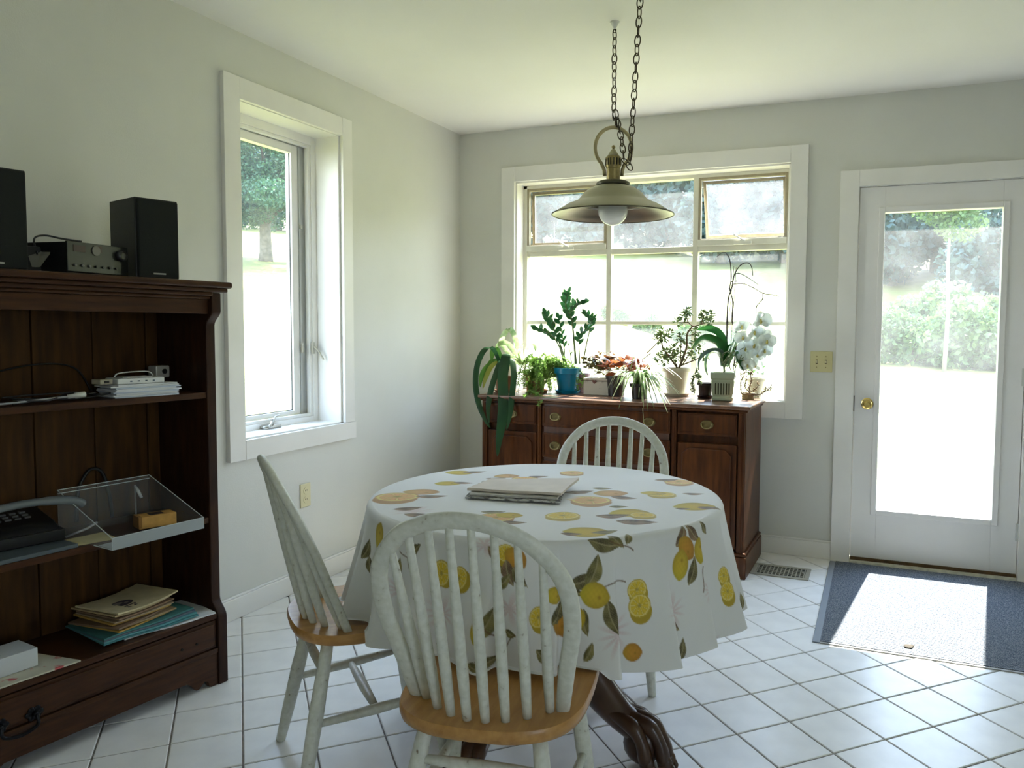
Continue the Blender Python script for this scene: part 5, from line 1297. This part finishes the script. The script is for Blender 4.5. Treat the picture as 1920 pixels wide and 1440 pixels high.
# small glass jar glinting beside it
t = thing('glass_jar', 'small clear glass jar between the marbled box and the begonia', 'jar', (-1.497, 4.30, ZT))
sharp(G().lathe([(.020, 0), (.023, .003), (.023, .085), (.018, .095), (.019, .105), (.016, .105), (.020, .083), (.020, .006), (.001, .005)], 20).build('jar', ACR, t, smooth=True))
# jade
jp = P(1273, 736, z=ZT)
t = thing('jade_plant', 'branching jade plant in a cream pot behind the spider plant', 'plant', (-1.095, 4.40, ZT))
CPOT = mat('cream_ceramic_pot', (.55, .52, .40), .4)
pot(t, CPOT, .083, .055, .155, rim=.022, saucer=.080, z0=.008)
def jcluster(g, c, r_, n, rnd, L_=.018):
    for k in range(n):
        d = Vector((rnd.gauss(0, 1), rnd.gauss(0, 1), rnd.gauss(.2, 1))).normalized(); p = c+d*r_*rnd.uniform(.4, 1)
        M = Matrix.Translation(p) @ d.to_track_quat('X', 'Z').to_matrix().to_4x4(); g.ell((L_/2, 0, 0), (L_/2, L_*.32, L_*.14), 6, 4, M)
rr = random.Random(9); gs, gl = G(), G()
yj = 4.40
brs = [([(800, 780), (840, 680), (885, 540), (890, 400), (950, 310)], .008), ([(950, 310), (900, 260), (880, 190)], .004), ([(900, 265), (830, 270), (790, 265)], .003), ([(950, 310), (1040, 290), (1075, 190)], .004), ([(1040, 290), (1130, 260), (1150, 200)], .004),
       ([(780, 780), (680, 640), (620, 560), (595, 440)], .006), ([(600, 480), (660, 410), (690, 390)], .003), ([(440, 610), (560, 490), (590, 440)], .0035), ([(820, 720), (820, 560), (825, 430)], .003), ([(840, 740), (930, 600), (980, 500)], .004), ([(890, 420), (960, 400), (990, 370)], .003), ([(800, 760), (950, 700), (1080, 640)], .005), ([(780, 760), (720, 640), (740, 560)], .003)]
for pts, r_ in brs:
    q = [p-t.location for p in cr(pl(pts, *K4, yj), 4)]; gs.tube(q, [lerp(r_, r_*.6, i/(len(q)-1)) for i in range(len(q))], 7)
gs.build('branches', WST, t, smooth=True)
for (a, b, n) in [(880, 180, 14), (905, 140, 12), (860, 215, 10), (790, 265, 16), (1075, 180, 16), (1060, 230, 10), (1150, 190, 18), (1140, 260, 16), (595, 420, 20), (560, 450, 12), (690, 390, 14), (640, 440, 12), (590, 375, 8), (825, 430, 16), (820, 500, 12), (985, 370, 18), (980, 500, 16), (930, 580, 14), (740, 560, 18), (700, 640, 22), (640, 600, 22), (640, 700, 20), (760, 660, 18), (860, 640, 14), (950, 640, 14), (1000, 560, 14), (1090, 640, 14), (560, 660, 14)]:
    jcluster(gl, P(1140+a/6, 560+b/6, y=yj+rr.uniform(-.03, .03))-t.location, .022, int(n*2.3), rr, .020)
tag(gl.build('leaves', LJD, t, smooth=True), kind='stuff')
# spider plant
t = thing('spider_plant', 'pale striped spider plant spilling its leaves over the sideboard edge', 'plant', (-1.235, 4.12, ZT))
pot(t, mat('near_black_pot', (.018, .014, .012), .4), .055, .040, .085)
rr = random.Random(31); b0 = Vector((-1.235, 4.12, ZT+.085))
tips = [(40, 1140), (120, 1240), (400, 1390), (450, 1262), (670, 1282), (820, 1112), (832, 905), (250, 800), (345, 1110), (610, 1150), (700, 1195), (480, 1115), (300, 1010), (660, 1175), (400, 1235), (765, 1000), (330, 880), (200, 1000), (560, 1100), (740, 860), (640, 1060), (380, 1060), (520, 1240), (800, 1050), (260, 1080), (700, 1080), (460, 1000), (600, 980), (350, 960), (730, 940), (420, 1150), (560, 1180), (150, 1080), (680, 930), (280, 930), (520, 1050)]
for k, (a, b) in enumerate(tips):
    hang = b > 1120
    tip = P(1140+a/6, 560+b/6, y=3.90 if b > 1130 else rr.uniform(3.98, 4.08)); base = b0+Vector((rr.uniform(-.02, .02), rr.uniform(-.02, .01), 0))
    mid = base.lerp(tip, .42); mid.z = max(base.z, tip.z)+rr.uniform(.02, .075)+(.01 if hang else 0); m1 = base.lerp(mid, .4)+Vector((0, 0, .035)); m2 = mid.lerp(tip, .55); m2.z = mid.z*.45+tip.z*.55+.012; 
    if hang and m2.z < ZT+.02 and m2.y > 3.92: m2.z = ZT+.02
    leaf(t, [base, m1, mid, m2, tip], rr.uniform(.006, .009), LSP, 'thin', fold=.35, n=3)
for k in range(44):
    a = rr.uniform(0, 2*PI); L_ = rr.uniform(.07, .19); d = Vector((math.cos(a)*L_, math.sin(a)*L_*.6, 0))
    leaf(t, [b0, b0+d*.3+Vector((0, 0, .05)), b0+d*.7+Vector((0, 0, .06)), b0+d+Vector((0, 0, .02-L_*.3))], .0075, LSP, 'thin', fold=.35, n=3)
# small black pot with trailing succulent
sp_ = P(1323, 744, z=ZT)
t = thing('trailing_succulent', 'little trailing succulent in a small black pot beside the pale lattice pot', 'plant', (-.905, 4.31, ZT))
pot(t, mat('black_small_pot', (.02, .008, .008), .4), .047, .035, .088, rim=.014, saucer=.046)
gs, gl = G(), G(); rr = random.Random(12)
for pts in ([(150, 960), (90, 930), (55, 1000), (60, 1090), (85, 1140)], [(150, 965), (110, 950), (130, 1010), (150, 1040)], [(140, 960), (70, 960), (45, 1050), (55, 1120)], [(160, 960), (110, 900), (120, 870)]):
    q = [p-t.location for p in cr(pl(pts, *K5, 4.28, 4.24), 4)]; gs.tube(q, .0012, 5)
    for p in q: jcluster(gl, p, .006, 5, rr, .012)
gs.build('stems', WST, t); tag(gl.build('leaves', LJD, t, smooth=True), kind='stuff')
# orchid
op = P(1360, 749, z=ZT)
t = thing('orchid', 'white moth orchid with bare dark spikes in a pale green lattice pot', 'plant', (-.795, 4.245, ZT))
MINT = mat('mint_ceramic', (.36, .42, .30), .45, var=.05, vscale=10)
def sq(h, z): return [(-h, -h, z), (h, -h, z), (h, h, z), (-h, h, z)]
rings = [(.052, 0), (.055, .004), (.056, .018), (.051, .022), (.060, .118), (.064, .122), (.066, .150), (.063, .156), (.057, .156), (.050, .146)]
vs = []; fs = []
for h, z in rings: vs += sq(h, z)
for i in range(len(rings)-1):
    for j in range(4): fs.append((i*4+j, i*4+(j+1) % 4, (i+1)*4+(j+1) % 4, (i+1)*4+j))
fs += [(3, 2, 1, 0), tuple(range(len(rings)*4-4, len(rings)*4))]
p_ = G().add(vs, fs).build('pot', MINT, t, bevel=.002, rot=math.radians(8))
SLOT = mat('slot_shadow_green', (.05, .06, .035), .8)
for f_ in range(4):
    g = G(); g2 = G(); M = Matrix.Rotation(f_*PI/2, 4, 'Z')
    MS = M @ Matrix.Translation((0, -.0490, 0)) @ Matrix.Rotation(math.radians(95.4), 4, 'X')
    for k in range(6):
        x = -.036+.0144*k
        g.prism([(x-.0034, .034), (x+.0034, .034), (x+.0036, .094), (x, .100), (x-.0036, .094)], .0, .0006, MS)
    for k in range(7):
        x = -.0432+.0144*k; g2.prism([(x-.0034, .030), (x+.0034, .030), (x+.0034, .104), (x-.0034, .104)], 0, .0026, MS)
    g.build('slots', SLOT, p_); g2.prism([(-.05, .104), (.05, .104), (.05, .110), (-.05, .110)], 0, .003, MS); g2.build('lattice', MINT, p_)
G().lathe([(.05, .140), (.03, .150), (.002, .155)], 14).build('bark_mix', SOIL, t)
Y5 = 4.25
for pts, hw, m, y1 in [([(450, 800), (440, 560), (380, 430), (270, 372), (110, 378)], .022, LOR, 4.20), ([(430, 820), (400, 590), (300, 515), (180, 505), (85, 610), (135, 730)], .036, LOR, 4.16), ([(420, 830), (400, 660), (260, 650), (150, 745), (128, 890)], .018, mat('grey_green_leaf', (.12, .17, .14), .3, trans=.2), 4.14),
    ([(430, 830), (360, 680), (260, 690), (228, 830), (250, 950)], .034, LOR, 4.17), ([(470, 830), (520, 650), (570, 520), (600, 400)], .016, LOR, 4.28), ([(490, 840), (600, 640), (625, 760), (685, 890)], .022, LOR, 4.18), ([(460, 840), (540, 700), (600, 560), (615, 480)], .022, LOR, 4.24), ([(450, 850), (480, 700), (500, 600), (560, 560)], .026, LOR, 4.24)]:
    leaf(t, pl(pts, *K5, Y5, y1), hw, m, 'oval' if hw > .03 else 'strap', side=None, fold=.3)
rr = random.Random(2); 
for k in range(12):
    a, b = rr.uniform(330, 600), rr.uniform(700, 880)
    q = cr(pl([(a, b+100), (a+rr.uniform(-30, 30), b), (a+rr.uniform(-20, 60), b-80), (a+rr.uniform(20, 110), b-rr.uniform(60, 180))], *K5, 4.23, 4.19), 3)
    G().tube([p-t.location for p in q], .0022, 5).build('aerial_root', mat('pale_root', (.16, .20, .10), .6), t, smooth=True)
SPK = mat('dark_flower_spike', (.045, .03, .025), .6)
def spike(pts, r0, r1, nm='flower_spike'):
    r0, r1 = r0*1.2, r1*1.35
    q = [p-t.location for p in cr(pl(pts, *K7, Y5), 5)]
    G().tube(q, [lerp(r0, r1, i/(len(q)-1))*(1.25 if i % 5 == 0 else 1) for i in range(len(q))], 7).build(nm, SPK, t, smooth=True)
spike([(935, 960), (942, 790), (945, 600), (955, 430), (985, 330), (1005, 230), (1055, 155), (1110, 140), (1140, 170), (1150, 240)], .0036, .0015)
spike([(1000, 960), (1020, 760), (1012, 660), (985, 600), (992, 450), (968, 350), (978, 250), (965, 110), (920, 55), (865, 90)], .0036, .0014)
spike([(985, 310), (1070, 303), (1150, 335), (1230, 380), (1290, 390), (1360, 405)], .0024, .0012)
spike([(1230, 380), (1225, 430), (1180, 485), (1178, 545), (1190, 640), (1180, 800)], .002, .0014)
spike([(1000, 235), (1040, 222), (1110, 255), (1200, 318)], .002, .0012)
G().tube([p-t.location for p in pl([(925, 960), (1000, 165)], *K7, Y5+.01)], .0014, 6).build('stake', mat('thin_stake', (.12, .09, .05), .6), t)
G().tube([p-t.location for p in pl([(965, 960), (1018, 175)], *K7, Y5+.012)], .0014, 6).build('stake', mat('thin_stake', (.12, .09, .05), .6), t)
for a, b in ((985, 290), (1015, 285), (965, 345)):
    c = P(1140+a*.2361, 460+b*.2361, y=Y5)-t.location; G().cbox(c, (.014, .008, .005)).build('clip', BLACKP, t, bevel=.001)
PET = mat('white_petal', (.66, .70, .66), .5, trans=.35, var=.03, vscale=60)
LIP = mat('yellow_lip', (.50, .42, .12), .5)
def petal(g, a, L_, hw, tilt):
    pts = [Vector((0, 0, 0)), Vector((L_*.35, 0, .003)), Vector((L_*.75, 0, .004)), Vector((L_, 0, -.003))]
    sp = cr(pts, 3); k = len(sp); h = G().blade(sp, [hw*(.35+.65*math.sin(PI*min(.93, .15+.8*i/(k-1)))) if i < k-1 else hw*.35 for i in range(k)], (0, 1, 0), .12)
    g.add(h.v, h.f, Matrix.Rotation(a, 4, 'Z') @ Matrix.Rotation(-tilt, 4, 'Y'))
gf = G()
for a, L_, hw, ti in ((90, .040, .015, .15), (215, .038, .013, .15), (325, .038, .013, .15)): petal(gf, math.radians(a), L_, hw, ti)
for a in (12, 168): petal(gf, math.radians(a), .045, .027, .25)
flm = None
for k, (a, b, s) in enumerate([(1213, 600, 1.12), (1160, 690, .95), (1225, 725, 1.0), (1265, 765, .95), (1240, 835, .95), (1062, 650, .9), (1075, 735, .95), (1090, 820, .95), (1130, 880, 1.0), (1165, 800, .95), (1075, 900, .85), (1165, 950, .9), (1110, 960, .85), (1190, 870, .85)]):
    c = P(1140+a*.2361, 460+b*.2361, y=4.20+.02*(k % 3))-t.location
    if flm is None: f_ = gf.build('flower', PET, t, smooth=True); flm = f_.data
    else: f_ = bpy.data.objects.new('flower', flm); col.objects.link(f_); f_.parent = t
    f_.location = c; f_.scale = (s*1.2,)*3; f_.rotation_euler = (PI/2-.25+.25*math.sin(k*2), .35*math.sin(k*3.1), .45*math.sin(k*1.9)+.25)
    if k == 0: l0 = G().ell((0, -.006, .006), (.006, .009, .006), 10, 6).ell((0, .003, .007), (.004, .004, .004), 8, 5).build('lip', LIP, f_, smooth=True)
    else: q = l0.copy(); col.objects.link(q); q.parent = f_
# straggly little succulent on the right corner
t = thing('straggly_succulent', 'straggly brown-stemmed succulent at the right corner of the sideboard', 'plant', (-.675, 4.36, ZT))
pot(t, mat('shallow_tan_dish', (.36, .26, .14), .6), .040, .034, .035, rim=.008)
gs, gl = G(), G(); rr = random.Random(15)
for pts in ([(750, 1180), (660, 1160), (650, 1010), (690, 960)], [(760, 1170), (750, 1090), (780, 1010), (765, 930), (790, 900), (770, 820)], [(760, 1180), (870, 1180), (950, 1140), (1020, 1085)], [(760, 1150), (850, 1090), (860, 1040)], [(765, 1160), (700, 1080), (720, 980)], [(780, 930), (720, 900), (640, 940)], [(950, 1140), (960, 1090)]):
    q = [p-t.location for p in cr(pl(pts, *K5, 4.33), 4)]; gs.tube(q, .0026, 6)
    for i, p in enumerate(q[2:]): jcluster(gl, p, .008, 4, rr, .010)
gs.build('branches', WST, t, smooth=True); tag(gl.build('leaves', mat('rusty_succulent', (.20, .14, .06), .6, c2=(.34, .22, .10), vscale=30, trans=.3), t, smooth=True), kind='stuff')
t = thing('cream_flowerpot', 'pale cream flowerpot on the window sill behind the orchid blooms', 'plant', (-.66, 4.535, .8825))
pot(t, CPOT, .056, .042, .12)
bush(t, (0, 0, .155), (.055, .03, .035), 30, .03, .009, LMD, 17, name_stuff='foliage', stems=False)
